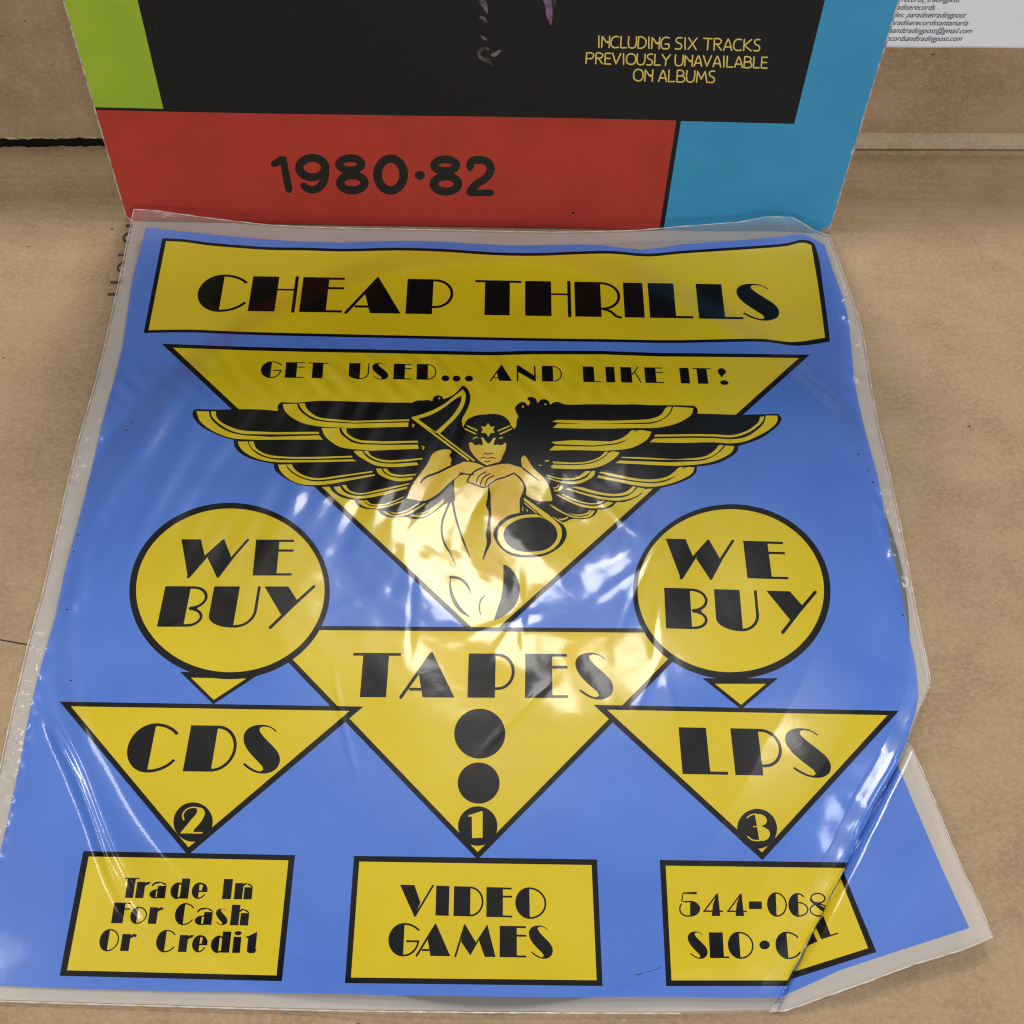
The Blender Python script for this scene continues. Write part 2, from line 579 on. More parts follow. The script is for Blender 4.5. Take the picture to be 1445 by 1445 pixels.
    if ch == 'e':
        return [half(.36, .40, .36, .41), arc(.36, .44, w - .36, .37, 0, 90, .10), A(w - .30, .36, w, .36, w - .01, .52, w - .1, .70, w - .24, .74), rc(.3, .33, w, .33 + .08), arc(.36, .40, w - .42, .41, -90, -25, .07)]
    if ch in 'nh':
        return [rc(0, 0, k, x if ch == 'n' else 1), rc(w - k, 0, w, .60), half(w - .40, .58, .40, .22, 0, 90), stroke(A(k - .1, .62, k + .1, .76, w - .36, .77), .09)]
    if ch == 'o':
        return [half(.42 * w, .40, .42 * w, .42), arc(.42 * w, .40, .58 * w, .42, -90, 90)]
    if ch == 's':
        P = smooth(S_OUT, True, 3, 70)
        return [norm(P, 1000, 1335, 95, 482) * [w, x]]
    if ch == 'i':
        return [rc(0, 0, k, x - .04), ell(k * .5, .93, k * .46, .10, 20)]
    if ch == 't':
        return [rc(.06, .08, .06 + k, .80), half(.06 + k * .5, .10, k * .5, .10, 180, 360), rc(-.04, x - .09, w - .05, x), A(.06, .8, .06 + k, 1.02, .06 + k, .8),
                stroke(A(k, .04, w - .1, .06, w, .14), .09)]
    return []


def ray(px):
    px = np.asarray(px, float)
    return CF + ((px[..., 0:1] - 722.5) / FPX) * CR - ((px[..., 1:2] - 722.5) / FPX) * CU


def proj(P):
    d = np.asarray(P, float) - CP
    z = d @ CF
    return np.stack([722.5 + FPX * (d @ CR) / z, 722.5 - FPX * (d @ CU) / z], -1)


def plane(px, z=0.3):
    d = ray(px)
    return (CP + d * ((z - CH) / d[..., 2:3]))[..., :2]


def line(part, ink, text, quad, iv, out):
    """one line of print: cap-height quad TL TR BR BL and each letter's left and right edge (photo px at half height)"""
    q = plane(A(*quad))
    TL, TR, BR, BL = q
    e = BR - BL
    e = e / np.linalg.norm(e)
    upv = ((TL - BL) + (TR - BR)) / 2
    h = np.linalg.norm(upv)
    qp = A(*quad)
    for ch, (xa, xb) in zip(text, iv):
        u = (np.array([xa, xb]) - (qp[0, 0] + qp[3, 0]) / 2) / ((qp[1, 0] + qp[2, 0]) / 2 - (qp[0, 0] + qp[3, 0]) / 2)
        ym = (qp[0, 1] + qp[3, 1]) / 2 + u * ((qp[1, 1] + qp[2, 1]) / 2 - (qp[0, 1] + qp[3, 1]) / 2)
        pa = plane(np.stack([[xa, xb], ym], 1))
        s0, s1 = ((pa - BL - upv * .5) @ e) / h
        for g in glyph(ch, s1 - s0):
            P = BL + (s0 + g[:, 0:1]) * e * h + g[:, 1:2] * upv
            out.append((part, ink, proj(np.concatenate([P, np.full((len(P), 1), .3)], 1))))


# ------------------------------------------------------------------ the bag's surface (cm)
rng = np.random.RandomState(7)


def waves(n, lo, hi, seed, aniso=None):
    r = np.random.RandomState(seed)
    out = []
    for _ in range(n):
        lam = math.exp(r.uniform(math.log(lo), math.log(hi)))
        a = r.uniform(0, math.pi) if aniso is None else math.radians(r.normal(*aniso))
        out.append((2 * math.pi / lam * math.cos(a), 2 * math.pi / lam * math.sin(a), r.uniform(0, 6.28), lam))
    return out


def field(ws, x, y):
    s = 0
    for kx, ky, ph, lam in ws:
        s = s + lam * np.sin(kx * x + ky * y + ph)
    return s / math.sqrt(len(ws))


def sst(a, b, v):
    t = np.clip((v - a) / (b - a), 0, 1)
    return t * t * (3 - 2 * t)


W_UND = waves(16, 3.0, 7.0, 3)
W_MID = waves(26, 0.9, 2.4, 5)
W_FINE = waves(30, 0.35, 0.8, 8)
W_STREAK = waves(14, 0.9, 2.3, 11, (-17, 9))
W_PUCK = waves(14, 0.7, 1.25, 21, (24, 12))
W_EDGE = waves(30, 0.35, 1.6, 31)
rc_ = np.random.RandomState(12)
CREASE = []
for _ in range(20):
    a_ = math.radians(rc_.normal(62, 24))
    CREASE.append((rc_.normal(-.3, 4.6), rc_.normal(19.6, 2.3), math.cos(a_), math.sin(a_), rc_.uniform(.7, 2.2), rc_.uniform(.10, .24), rc_.choice([-1, 1]) * rc_.uniform(.007, .020)))
REC = (0.33, 20.95, 15.1)
RIDGE = plane(A(1313.5, 964, 1297.4, 1005, 1283, 1044, 1267, 1080, 1233, 1140, 1197.6, 1215, 1165.5, 1279, 1122.8, 1368, 1101.4, 1415, 1094, 1427), .6)
TIGHT = [plane(A(49, 985, 75, 1035, 100, 1085, 118, 1130, 136, 1185, 155, 1235, 175, 1275, 200, 1310, 222, 1335), .3),
         plane(A(57, 997, 86, 1050, 112, 1100, 134, 1160, 152, 1210, 172, 1248, 200, 1282), .3),
         plane(A(1268, 845, 1255, 890, 1244, 930, 1236, 962, 1228, 995), .4), plane(A(118, 760, 114, 800, 108, 840, 104, 870), .4)]


def seg_dist(P, x, y):
    best = np.full(np.shape(x), 1e9)
    side = np.zeros(np.shape(x))
    sarc = np.zeros(np.shape(x))
    L = 0
    tot = np.linalg.norm(np.diff(P, axis=0), axis=1).sum()
    for a, b in zip(P[:-1], P[1:]):
        d = b - a
        l2 = d @ d
        t = np.clip(((x - a[0]) * d[0] + (y - a[1]) * d[1]) / l2, 0, 1)
        qx, qy = x - a[0] - t * d[0], y - a[1] - t * d[1]
        r = np.hypot(qx, qy)
        k = r < best
        best = np.where(k, r, best)
        side = np.where(k, np.sign(d[0] * (y - a[1]) - d[1] * (x - a[0])), side)
        sarc = np.where(k, (L + t * math.sqrt(l2)) / tot, sarc)
        L += math.sqrt(l2)
    return best, side, sarc


def hbag(x, y):
    d = np.hypot(x - REC[0], y - REC[1]) - REC[2]
    plate = 1 - sst(-.15, 1.5, d)
    h = .13 + .36 * plate
    # opening edge, curled up against the sleeve
    yt = 38.25 + .0114 * x
    lip = np.clip((y - (yt - 4.6)) / 4.6, 0, 1.2)
    h = h + .95 * lip ** 2 * (1 + .10 * np.sin(x * .55 + 1.0) + .06 * np.sin(x * 1.25))
    dent = np.exp(-(((x - 6.2) * .8 + (y - 37.4) * .6) / .8) ** 2 - ((y - 37.2) / 1.6) ** 2)
    h = h - .20 * dent
    # puckers where the film dips ahead of the opening
    ya = 28.4 + .9 * np.cos(x / 11.0) + .012 * x
    v = y - ya
    amp = np.exp(-((v - .35) / np.where(v > .35, 1.5, .8)) ** 2) * (.75 + .25 * np.cos(x * .31 + .5)) * (1 - .75 * sst(3, 11, x))
    h = h + .052 * amp * field(W_PUCK, x, y) - .10 * sst(-.5, 2.5, v) * plate
    # long slanted streaks fanning down from the puckers
    fan = sst(.6, -1.2, v) * sst(-11, -2, v) * (.25 + .75 * sst(3, -5, x)) * sst(14, 5, x)
    h = h + .0160 * fan * field(W_STREAK, x, y)
    # slack film over the label
    cen = np.exp(-(((x + .6) / 8.2) ** 2 + ((y - 20.2) / 4.6) ** 2))
    h = h + (.0036 + .0092 * cen) * field(W_UND, x, y)
    h = h + (.0008 + .0026 * cen) * field(W_MID, x, y)
    h = h + (.0004 + .0010 * cen) * field(W_FINE, x, y)
    for (x0, y0, cx, cy, L, wd, am) in CREASE:
        a_, b_ = (x - x0) * cx + (y - y0) * cy, -(x - x0) * cy + (y - y0) * cx
        b_ = b_ + .03 * a_ * a_ / max(L, 1)
        h = h + am * np.exp(-(b_ / wd) ** 2) * np.exp(-(a_ / L) ** 4)
    # crinkled welded margins
    e = np.maximum(sst(14.6, 15.7, x), sst(15.2, 16.2, -x)) * sst(38, 34, y)
    h = h + (.075 + .03 * np.sin(y * .6)) * e * field(W_EDGE, x, y)
    # tight pulls at the lower left
    for k, P in enumerate(TIGHT):
        r, s, q = seg_dist(P, x, y)
        h = h + (.085, .085, .07, .05)[k] * np.exp(-(r / (.17, .17, .40, .30)[k]) ** 2) * sst(0, .25, q) * sst(1.0, .8, q)
    # raised pleat at the lower right corner
    r, s, q = seg_dist(RIDGE, x, y)
    rv = RIDGE[-1] - RIDGE[0]
    q = np.clip(((x - RIDGE[0][0]) * rv[0] + (y - RIDGE[0][1]) * rv[1]) / (rv @ rv), 0, 1)
    tgt = .45 + .30 * sst(1.0, .30, q) * sst(-.10, .30, q)
    w = 1 - sst(.6, 6.0, r)
    h = h * (1 - w) + tgt * w
    h = h + .008 * np.exp(-(r / 1.1) ** 2) * field(W_MID, x, y)
    h = h + np.interp(r, [0, .05, .12, .22, .42, .7, 2.0, 2.3, 4.0], [-.20, -.06, 0, .016, -.03, -.08, .08, .07, 0]) * sst(-.02, .12, q) * sst(1.02, .9, q)
    return np.maximum(h, .06)


HC = {}


def lift_bag(px):
    d = ray(px)
    z = np.full(len(px), .4)
    for _ in range(9):
        P = CP + d * ((z - CH) / d[:, 2])[:, None]
        z = .35 * z + .65 * hbag(P[:, 0], P[:, 1])
    return CP + d * ((z - CH) / d[:, 2])[:, None]


PIV, TIP = np.array([1100., 1420.]), np.array([1400., 1322.])


def lift_flap(px):
    px = np.asarray(px, float)
    u_ = np.array([1094. - 1283, 1427. - 1044])
    nn_ = np.array([u_[1], -u_[0]]) / np.linalg.norm(u_)
    s = np.clip(((px - np.array([1283., 1044])) @ nn_) / ((TIP - np.array([1283., 1044])) @ nn_), 0, 1.3)
    tp = 1 - np.clip(((px - np.array([1283., 1044])) @ u_) / (u_ @ u_), 0, 1)
    z =   .12 + .38 * sst(-.08, .06, s) * sst(0, .40, tp + .45 * s) + .22 * s + .02 * np.sin(px[:, 0] / 27 + px[:, 1] / 41)
    d = ray(px)
    return CP + d * ((z - CH) / d[:, 2])[:, None]


# ------------------------------------------------------------------ bag print, traced panel by panel
EDGE_R = A(1170.8, 333.6, 1183.8, 370, 1201, 418, 1216.7, 466.9, 1227, 530, 1238.6, 597.5, 1255, 668, 1272, 748.5, 1283.9, 815.6, 1300.6, 899.5, 1313.5, 964)
FOLD = A(1313.5, 964, 1297.4, 1005, 1283, 1044, 1267, 1080, 1233, 1140, 1197.6, 1215, 1165.5, 1279, 1122.8, 1368, 1101.4, 1415, 1094, 1427)
CLEAR = np.concatenate([
    A(189, 296, 206, 296.6, 227, 298.7, 250, 302, 315.6, 310.6, 382, 318, 480, 322, 580, 324, 679, 326, 779, 328, 845, 327, 895, 325.5, 960, 320, 1044, 313.8, 1117.7, 307, 1144.6, 323),
    EDGE_R, FOLD[1:],
    A(960, 1430, 681, 1429, 480, 1426.6, 235, 1420, 0, 1413, -72, 1410, -36, 1245, 1.7, 1078, 15.6, 1012, 27.7, 962, 39.8, 909, 59.8, 838.8, 79.7, 752, 109.6, 626, 133, 546, 149.5, 480)])
BLUEP = np.concatenate([
    A(206, 320.6, 282, 329, 365, 337, 480, 342.5, 563, 339.5, 646, 342, 712.6, 346, 779, 345.5, 845, 345.5, 905, 352, 960, 345, 1044, 339, 1101, 334, 1134.5, 330.6, 1151.3, 339, 1163.5, 345,
      1173.4, 377, 1189, 417, 1197.6, 453, 1204.6, 530, 1212, 570, 1225, 624, 1239.5, 676, 1254.7, 759, 1271.3, 831, 1282.4, 894.7, 1292, 939, 1295, 966, 1296, 985, 1287, 1020),
    FOLD[3:8], A(1104, 1407, 1087, 1408, 960, 1406.5, 748, 1407, 480, 1402.8, 336, 1400, 134, 1396, 0, 1390.7, -48, 1388, 0, 1202, 6.7, 1175, 21.6, 1107, 31, 1060.7, 41.5, 1005, 58.8, 936, 77.9, 868.7,
                 93, 799, 109.6, 739, 128, 666, 146, 589.6, 172.7, 490, 186, 398.6)])
SH = []


def put(part, ink, *polys):
    for P in polys:
        SH.append((part, ink, np.asarray(P, float)))


def panel(part, P, d, ink='yellow', smoothed=False):
    put(part, 'black', smooth(P, True, 3) if smoothed else P)
    Q = inset(P, d)
    put(part, ink, smooth(Q, True, 3) if smoothed else Q)


put('blue_ground', 'blue', smooth(BLUEP, True, 2, 40))
# title banner
BAN = A(229, 336, 259, 337.5, 292, 342, 332, 345.5, 382, 348.8, 432, 349.5, 480, 351, 563, 349.5, 629.5, 351.5, 696, 356, 762, 357, 812, 355, 862, 354, 915, 358, 960, 354, 1010, 350.7,
        1060.7, 347.3, 1111, 343, 1137, 338.5, 1148, 343, 1153, 355, 1161, 402.7, 1167, 446, 1171.4, 482, 1127, 488, 1080, 482.5, 1027, 482.5, 960, 484, 850, 482.5, 745, 481, 613, 478.3, 480, 475.5, 332, 471.7, 265.7, 469, 202.6, 470)
panel('title_banner', BAN, [4] * 20 + [6.5] * 4 + [4] * 10 + [6], smoothed=True)
line('title_banner/lettering', 'black', 'CHEAPTHRILLS', (357.2, 390, 879.2, 398.4, 881.9, 447.8, 349.7, 439),
     [(279, 347), (353.4, 418.8), (425, 484.8), (488.4, 567), (573.6, 639.7), (670.2, 735.8), (741, 805.7), (811, 875.6), (880.2, 908.2), (915.5, 976.1), (984, 1045.9), (1041, 1097.8)], SH)
# slogan triangle
TRI = A(228, 485, 350, 489.5, 430, 491.5, 520, 493, 690, 496.5, 750, 495, 850, 495.2, 930, 498, 1040, 499, 1143, 500.5, 684, 912)
panel('slogan_panel', TRI, [5] * 9 + [7, 7])
line('slogan_panel/lettering', 'black', 'GETUSEDANDLIKEIT!', (403.9, 511, 959.4, 519, 961.3, 541, 402.3, 533),
     [(368.2, 397.2), (402.8, 429.4), (434.8, 462.9), (492.2, 520.8), (524.9, 548.1), (555.4, 580.8), (587.9, 616), (691.2, 722.2), (729.2, 755.9), (764.6, 793), (822.7, 847.4), (854.7, 867.5),
      (875.8, 904.4), (909.9, 935.9), (959.6, 972.7), (978.2, 1004.9), (1013.9, 1027.9)], SH)
put('slogan_panel/lettering', 'black', ell(628.5, 533.8, 5.6, 4.2, 24), ell(644.3, 534.2, 5.6, 4.2, 24), ell(661.7, 534.2, 5.8, 4.2, 24))

# winged emblem ------------------------------------------------------------
w1, w2, f3 = crop(260, 540, 220), crop(440, 540, 220), crop(620, 540, 160)
w4, w5, w6, l7 = crop(720, 540, 220), crop(900, 540, 220), crop(460, 620, 200), crop(620, 660, 200)
g8, n9 = crop(590, 780, 200), crop(740, 650, 200)
EM = 'slogan_panel/winged_emblem'
# round base the figure sits on, then legs
put(EM, 'yellow', smooth(g8(330, 0, 870, 30, 862, 140, 868, 300, 852, 430, 800, 500, 700, 470, 600, 430, 540, 400, 495, 390, 440, 350, 400, 300, 328, 250, 320, 120), True, 3, 60))
put(EM, 'black', smooth(g8(868, 120, 905, 130, 970, 190, 1020, 280, 1036, 400, 1000, 520, 920, 610, 840, 662, 770, 690, 800, 600, 852, 430, 868, 300), True, 4, 60),
    stroke(g8(330, 250, 328, 330, 345, 430, 385, 520, 440, 590, 520, 650), [1, 3, 5, 6, 5, 2]), stroke(g8(328, 246, 420, 262, 500, 330, 540, 420), [3, 4, 4, 1]),
    stroke(g8(690, 428, 640, 480, 625, 560, 640, 640), [1, 2.5, 2.5, 1]))
MASS = np.concatenate([
    w1(75, 290, 85, 255, 120, 243, 300, 250, 460, 246, 700, 248, 868, 262, 870, 205, 900, 180, 1050, 185, 1200, 170, 1440, 170), w2(400, 175, 700, 183, 930, 185, 980, 165, 1030, 165, 1080, 160, 1115, 172, 1130, 130, 1170, 118, 1210, 132, 1220, 152, 1290, 125),
    f3(160, 165, 250, 88, 295, 35, 340, 58, 380, 120, 397, 200, 385, 265, 330, 390, 288, 468, 302, 575, 335, 500, 348, 478, 420, 435, 490, 413, 600, 402, 760, 405, 840, 440, 890, 490, 920, 560, 952, 588, 975, 565, 985, 480, 1008, 430, 975, 370, 968, 310),
    w4(75, 195, 110, 178, 150, 195, 165, 215, 185, 185, 172, 165, 155, 150, 170, 132, 215, 135, 245, 160, 252, 190, 290, 155, 330, 155, 362, 180, 370, 203, 410, 180, 465, 183, 490, 197, 560, 203, 700, 200, 850, 200, 1000, 203, 1150, 200, 1300, 208),
    w5(150, 208, 300, 208, 520, 213, 552, 240, 555, 287, 700, 290, 900, 296, 1150, 293, 1300, 288, 1334, 330, 1320, 370, 1250, 440, 1150, 510, 1040, 555, 930, 590, 930, 620, 900, 660, 830, 705, 740, 745, 640, 768, 548, 777, 545, 820, 510, 865, 420, 915, 320, 950),
    n9(1330, 285, 1220, 292, 1190, 345, 1100, 400, 1000, 425, 942, 425, 900, 465, 820, 495, 748, 500, 730, 540, 680, 580, 600, 598, 470, 598, 430, 620, 390, 632, 250, 560, 60, 600, -200, 500, -330, 420),
    w6(1330, 600, 1300, 640, 1240, 640, 1160, 700, 1080, 755, 1000, 800, 930, 812, 860, 808, 810, 790, 700, 797, 620, 790, 560, 762, 530, 722, 430, 712, 350, 690, 300, 650, 292, 620, 190, 600, 110, 565, 55, 520, 38, 482),
    w1(1260, 966, 1190, 962, 1050, 940, 960, 900, 880, 850, 835, 800, 830, 752, 760, 740, 650, 715, 560, 680, 490, 625, 462, 580, 458, 532, 380, 510, 280, 470, 170, 415, 110, 360)])
put(EM, 'black', smooth(MASS, True, 3, 50))


def feathers(c, *rows):
    for r in rows:
        put(EM, 'yellow', smooth(c(*r), True, 3, 50))


feathers(w1,
         (112, 262, 228, 268, 240, 320, 290, 380, 380, 440, 480, 475, 560, 488, 1250, 488, 1285, 528, 900, 528, 560, 525, 450, 515, 330, 478, 220, 420, 140, 345),
         (248, 268, 292, 265, 300, 320, 350, 370, 430, 410, 520, 440, 620, 450, 1245, 455, 1252, 475, 700, 478, 540, 472, 400, 430, 300, 360, 255, 310),
         (497, 545, 588, 545, 605, 590, 660, 650, 740, 690, 840, 712, 1000, 718, 1562, 710, 1597, 728, 1182, 737, 1000, 738, 800, 732, 680, 705, 570, 650, 510, 590),
         (598, 545, 645, 545, 655, 590, 710, 640, 790, 670, 880, 682, 1182, 688, 1550, 678, 1562, 692, 1182, 705, 900, 700, 790, 692, 690, 650, 615, 590))
feathers(w2,
         (-270, 198, -137, 195, -122, 240, -62, 300, 0, 338, 60, 354, 130, 364, 895, 368, 893, 408, 100, 408, 20, 398, -80, 375, -180, 325, -250, 260),
         (-122, 192, -65, 192, -50, 235, 0, 285, 60, 318, 130, 332, 900, 340, 905, 355, 130, 352, 50, 338, -20, 305, -90, 250),
         (90, 420, 255, 420, 265, 465, 310, 510, 370, 550, 440, 568, 520, 573, 980, 575, 993, 612, 340, 612, 260, 595, 190, 555, 120, 490),
         (272, 420, 318, 420, 325, 460, 370, 500, 440, 530, 520, 538, 980, 538, 990, 555, 520, 560, 430, 550, 350, 515, 290, 460),
         (385, 632, 465, 632, 490, 670, 560, 720, 650, 745, 740, 751, 970, 738, 990, 762, 800, 780, 700, 782, 590, 765, 490, 715, 420, 670),
         (478, 632, 520, 632, 535, 660, 600, 700, 700, 718, 800, 716, 1025, 698, 1028, 710, 800, 735, 690, 738, 580, 710, 510, 665),
         (-314, 760, -242, 758, -222, 800, -162, 850, -82, 890, 18, 915, 120, 912, 300, 890, 580, 848, 585, 862, 300, 915, 120, 945, 0, 948, -120, 935, -230, 880, -295, 810),
         (-235, 758, -185, 758, -170, 790, -110, 840, -40, 870, 50, 885, 200, 868, 560, 818, 565, 830, 250, 878, 100, 900, 0, 898, -90, 875, -170, 830, -222, 780))
feathers(w6,
         (510, 298, 565, 298, 590, 340, 650, 375, 730, 393, 890, 385, 875, 412, 750, 428, 670, 415, 580, 380, 530, 345),
         (580, 298, 620, 298, 650, 335, 720, 358, 920, 350, 915, 365, 740, 380, 660, 368, 600, 330),
         (80, 485, 145, 480, 160, 510, 220, 555, 300, 575, 380, 575, 480, 557, 830, 480, 822, 502, 500, 585, 380, 602, 300, 602, 190, 575, 110, 530),
         (160, 465, 205, 465, 220, 500, 290, 540, 370, 548, 480, 525, 845, 447, 850, 458, 480, 545, 360, 562, 280, 555, 200, 515),
         (330, 625, 375, 622, 420, 665, 500, 685, 600, 678, 795, 615, 800, 628, 620, 690, 520, 705, 420, 695, 350, 660),
         (388, 622, 415, 620, 450, 652, 520, 662, 620, 650, 790, 582, 792, 592, 620, 665, 500, 675, 430, 658),
         (580, 735, 610, 735, 660, 765, 740, 770, 830, 745, 1005, 650, 1012, 658, 850, 760, 740, 785, 650, 780),
         (628, 725, 680, 745, 760, 740, 945, 650, 945, 660, 780, 752, 690, 760),
         (860, 778, 890, 768, 980, 770, 1080, 718, 1236, 592, 1230, 606, 1090, 738, 990, 790, 900, 790), (905, 752, 990, 745, 1080, 695, 1238, 576, 1150, 660, 1060, 728, 980, 756))
feathers(w4,
         (395, 418, 440, 380, 1182, 382, 1300, 380, 1400, 350, 1480, 290, 1512, 222, 1697, 235, 1682, 290, 1622, 340, 1522, 385, 1382, 415, 1182, 420, 440, 420),
         (390, 362, 430, 345, 1182, 345, 1300, 335, 1400, 295, 1455, 225, 1497, 222, 1480, 270, 1410, 335, 1310, 366, 1182, 370, 440, 368),
         (360, 628, 410, 585, 940, 577, 1030, 557, 1110, 503, 1172, 445, 1308, 455, 1290, 500, 1220, 560, 1120, 605, 1020, 622, 600, 625),
         (380, 552, 400, 548, 930, 545, 1020, 520, 1090, 475, 1130, 442, 1160, 442, 1120, 495, 1035, 543, 940, 566, 420, 570),
         (370, 780, 400, 760, 700, 757, 800, 732, 870, 692, 932, 640, 1015, 645, 990, 680, 900, 745, 800, 785, 700, 798, 400, 795),
         (390, 730, 680, 735, 770, 715, 840, 680, 885, 640, 912, 640, 865, 685, 790, 725, 690, 748, 400, 748),
         (258, 768, 275, 758, 300, 770), (320, 720, 360, 718, 355, 732, 322, 730))
feathers(w5,
         (110, 552, 150, 518, 700, 514, 880, 524, 1000, 503, 1100, 443, 1170, 370, 1188, 305, 1295, 305, 1295, 350, 1230, 425, 1120, 490, 990, 545, 880, 562, 700, 552, 400, 558),
         (150, 500, 165, 482, 700, 478, 880, 485, 990, 455, 1080, 400, 1128, 345, 1130, 318, 1172, 312, 1162, 350, 1105, 410, 1005, 472, 880, 506, 700, 498),
         (-207, 745, -172, 722, 500, 730, 620, 717, 720, 672, 790, 612, 812, 582, 895, 588, 880, 630, 800, 690, 680, 735, 540, 760, 0, 755),
         (-160, 695, -140, 688, 0, 690, 520, 700, 640, 675, 720, 620, 755, 580, 797, 580, 760, 628, 680, 685, 560, 715, 0, 706),
         (-375, 880, -365, 857, -200, 892, 0, 922, 150, 932, 280, 907, 370, 852, 445, 785, 525, 785, 510, 830, 420, 890, 300, 935, 150, 965, 0, 955, -200, 915),
         (-360, 835, -340, 825, -200, 850, 0, 890, 150, 895, 270, 870, 340, 825, 385, 785, 430, 785, 385, 840, 295, 888, 170, 918, 0, 910, -200, 876))
feathers(n9,
         (245, 172, 300, 192, 450, 214, 560, 202, 640, 167, 695, 105, 720, 105, 715, 140, 650, 195, 570, 230, 470, 238, 380, 225, 250, 185),
         (217, 140, 350, 175, 450, 180, 540, 165, 600, 125, 625, 108, 675, 108, 620, 155, 540, 188, 450, 196, 350, 188, 225, 152),
         (435, 280, 560, 315, 800, 372, 950, 380, 1060, 357, 1120, 312, 1154, 272, 1225, 285, 1190, 330, 1100, 380, 980, 405, 830, 400, 650, 360, 430, 292),
         (480, 268, 545, 265, 700, 305, 850, 335, 970, 335, 1050, 310, 1105, 262, 1138, 268, 1090, 325, 1000, 356, 880, 360, 750, 343, 600, 306),
         (318, 345, 350, 345, 480, 410, 620, 455, 720, 462, 800, 444, 845, 418, 905, 432, 850, 465, 760, 485, 650, 482, 540, 455, 420, 400),
         (372, 342, 400, 342, 520, 395, 640, 430, 730, 430, 800, 408, 825, 412, 760, 440, 680, 447, 580, 430, 450, 385),
         (255, 445, 270, 450, 380, 515, 480, 560, 580, 572, 650, 555, 700, 508, 720, 510, 680, 565, 600, 585, 500, 580, 400, 540, 300, 485),
         (440, 530, 520, 548, 590, 545, 640, 530, 665, 505, 685, 505, 650, 545, 590, 560, 520, 560), (345, 590, 400, 590, 435, 572, 450, 580, 410, 603, 360, 605),
         (295, 300, 340, 295, 365, 255, 395, 255, 395, 280, 360, 305, 310, 312), (290, 272, 320, 272, 350, 242, 355, 252, 330, 278, 300, 285), (1190, 345, 1255, 288, 1300, 286, 1200, 370, 1010, 425, 1100, 396))
# curls
put(EM, 'yellow', ell(*w4(118, 222)[0], 1.5, 1.5, 10), ell(*w4(325, 200)[0], 1.3, 1.3, 10), stroke(w2(1022, 590, 1040, 600, 1030, 618), 1.6), stroke(w2(935, 385, 948, 395, 935, 410), 1.5), ell(*w2(1182, 145)[0], 1.3, 1.3, 10))
# note flag and staff
put(EM, 'yellow', smooth(w2(920, 322, 1090, 268, 1230, 195, 1330, 115, 1400, 62, 1424, 100, 1422, 165, 1395, 240, 1330, 330, 1260, 400, 1185, 472, 1138, 460), True, 3, 50))
put(EM, 'black', smooth(w2(985, 337, 1110, 295, 1240, 220, 1330, 150, 1388, 118, 1385, 165, 1360, 225, 1300, 310, 1220, 390, 1145, 456), True, 3, 50))
put(EM, 'yellow', stroke(np.concatenate([w2(935, 328), f3(368, 983)]), 2.6, False), stroke(np.concatenate([w2(1175, 470), f3(442, 992)]), 2.2, False))
# face
put(EM, 'skin', smooth(f3(378, 770, 400, 758, 520, 792, 552, 800, 552, 755, 528, 702, 558, 698, 598, 755, 628, 778, 655, 755, 690, 702, 722, 705, 700, 745, 688, 795, 725, 792, 832, 763, 852, 778, 850, 830, 812, 920, 772, 1005, 750, 1022, 700, 1040, 640, 1057, 560, 1030, 480, 970, 420, 900, 385, 830), True, 3, 50))
put(EM, 'black', ell(*f3(470, 755)[0], 5.2, 4.6, 24), ell(*f3(778, 755)[0], 5.8, 4.6, 24),
    stroke(f3(508, 968, 560, 955, 612, 963, 665, 955, 720, 965), [.8, 1.6, 1.2, 1.6, .8]), stroke(f3(575, 998, 612, 1008, 648, 998), 1.5),
    stroke(f3(565, 912, 598, 900, 620, 912, 642, 900, 676, 906), 1.5))
put(EM, 'yellow', stroke(f3(430, 716, 455, 700, 486, 698), 1.4), stroke(f3(766, 714, 785, 698, 806, 704), 1.4))
put(EM, 'yellow', f3(620, 513, 651, 560, 706, 560, 684, 598, 705, 638, 656, 642, 622, 690, 594, 642, 534, 638, 556, 600, 532, 560, 592, 560),
    stroke(f3(355, 550, 482, 610), 1.9, False), stroke(f3(328, 590, 460, 650), 1.9, False), stroke(f3(750, 612, 892, 553), 1.9, False), stroke(f3(775, 655, 915, 590), 1.9, False))
# knees and shins
put(EM, 'yellow', smooth(l7(155, 130, 220, 75, 330, 80, 500, 190, 490, 300, 480, 600, 470, 860, 310, 900, 240, 740, 190, 560, 155, 380), True, 3, 50))
put(EM, 'yellow', smooth(l7(110, 370, 75, 430, 40, 540, 32, 680, 68, 790, 130, 880, 300, 900, 240, 740, 180, 560, 135, 400), True, 3, 50))
put(EM, 'skin', smooth(l7(505, 195, 560, 140, 650, 105, 755, 62, 825, 110, 860, 200, 845, 270, 825, 330, 830, 455, 700, 490, 600, 570, 555, 680, 580, 760, 650, 850, 650, 1000, 640, 1150, 480, 1150, 470, 880, 520, 700, 525, 500, 520, 300), True, 3, 50))
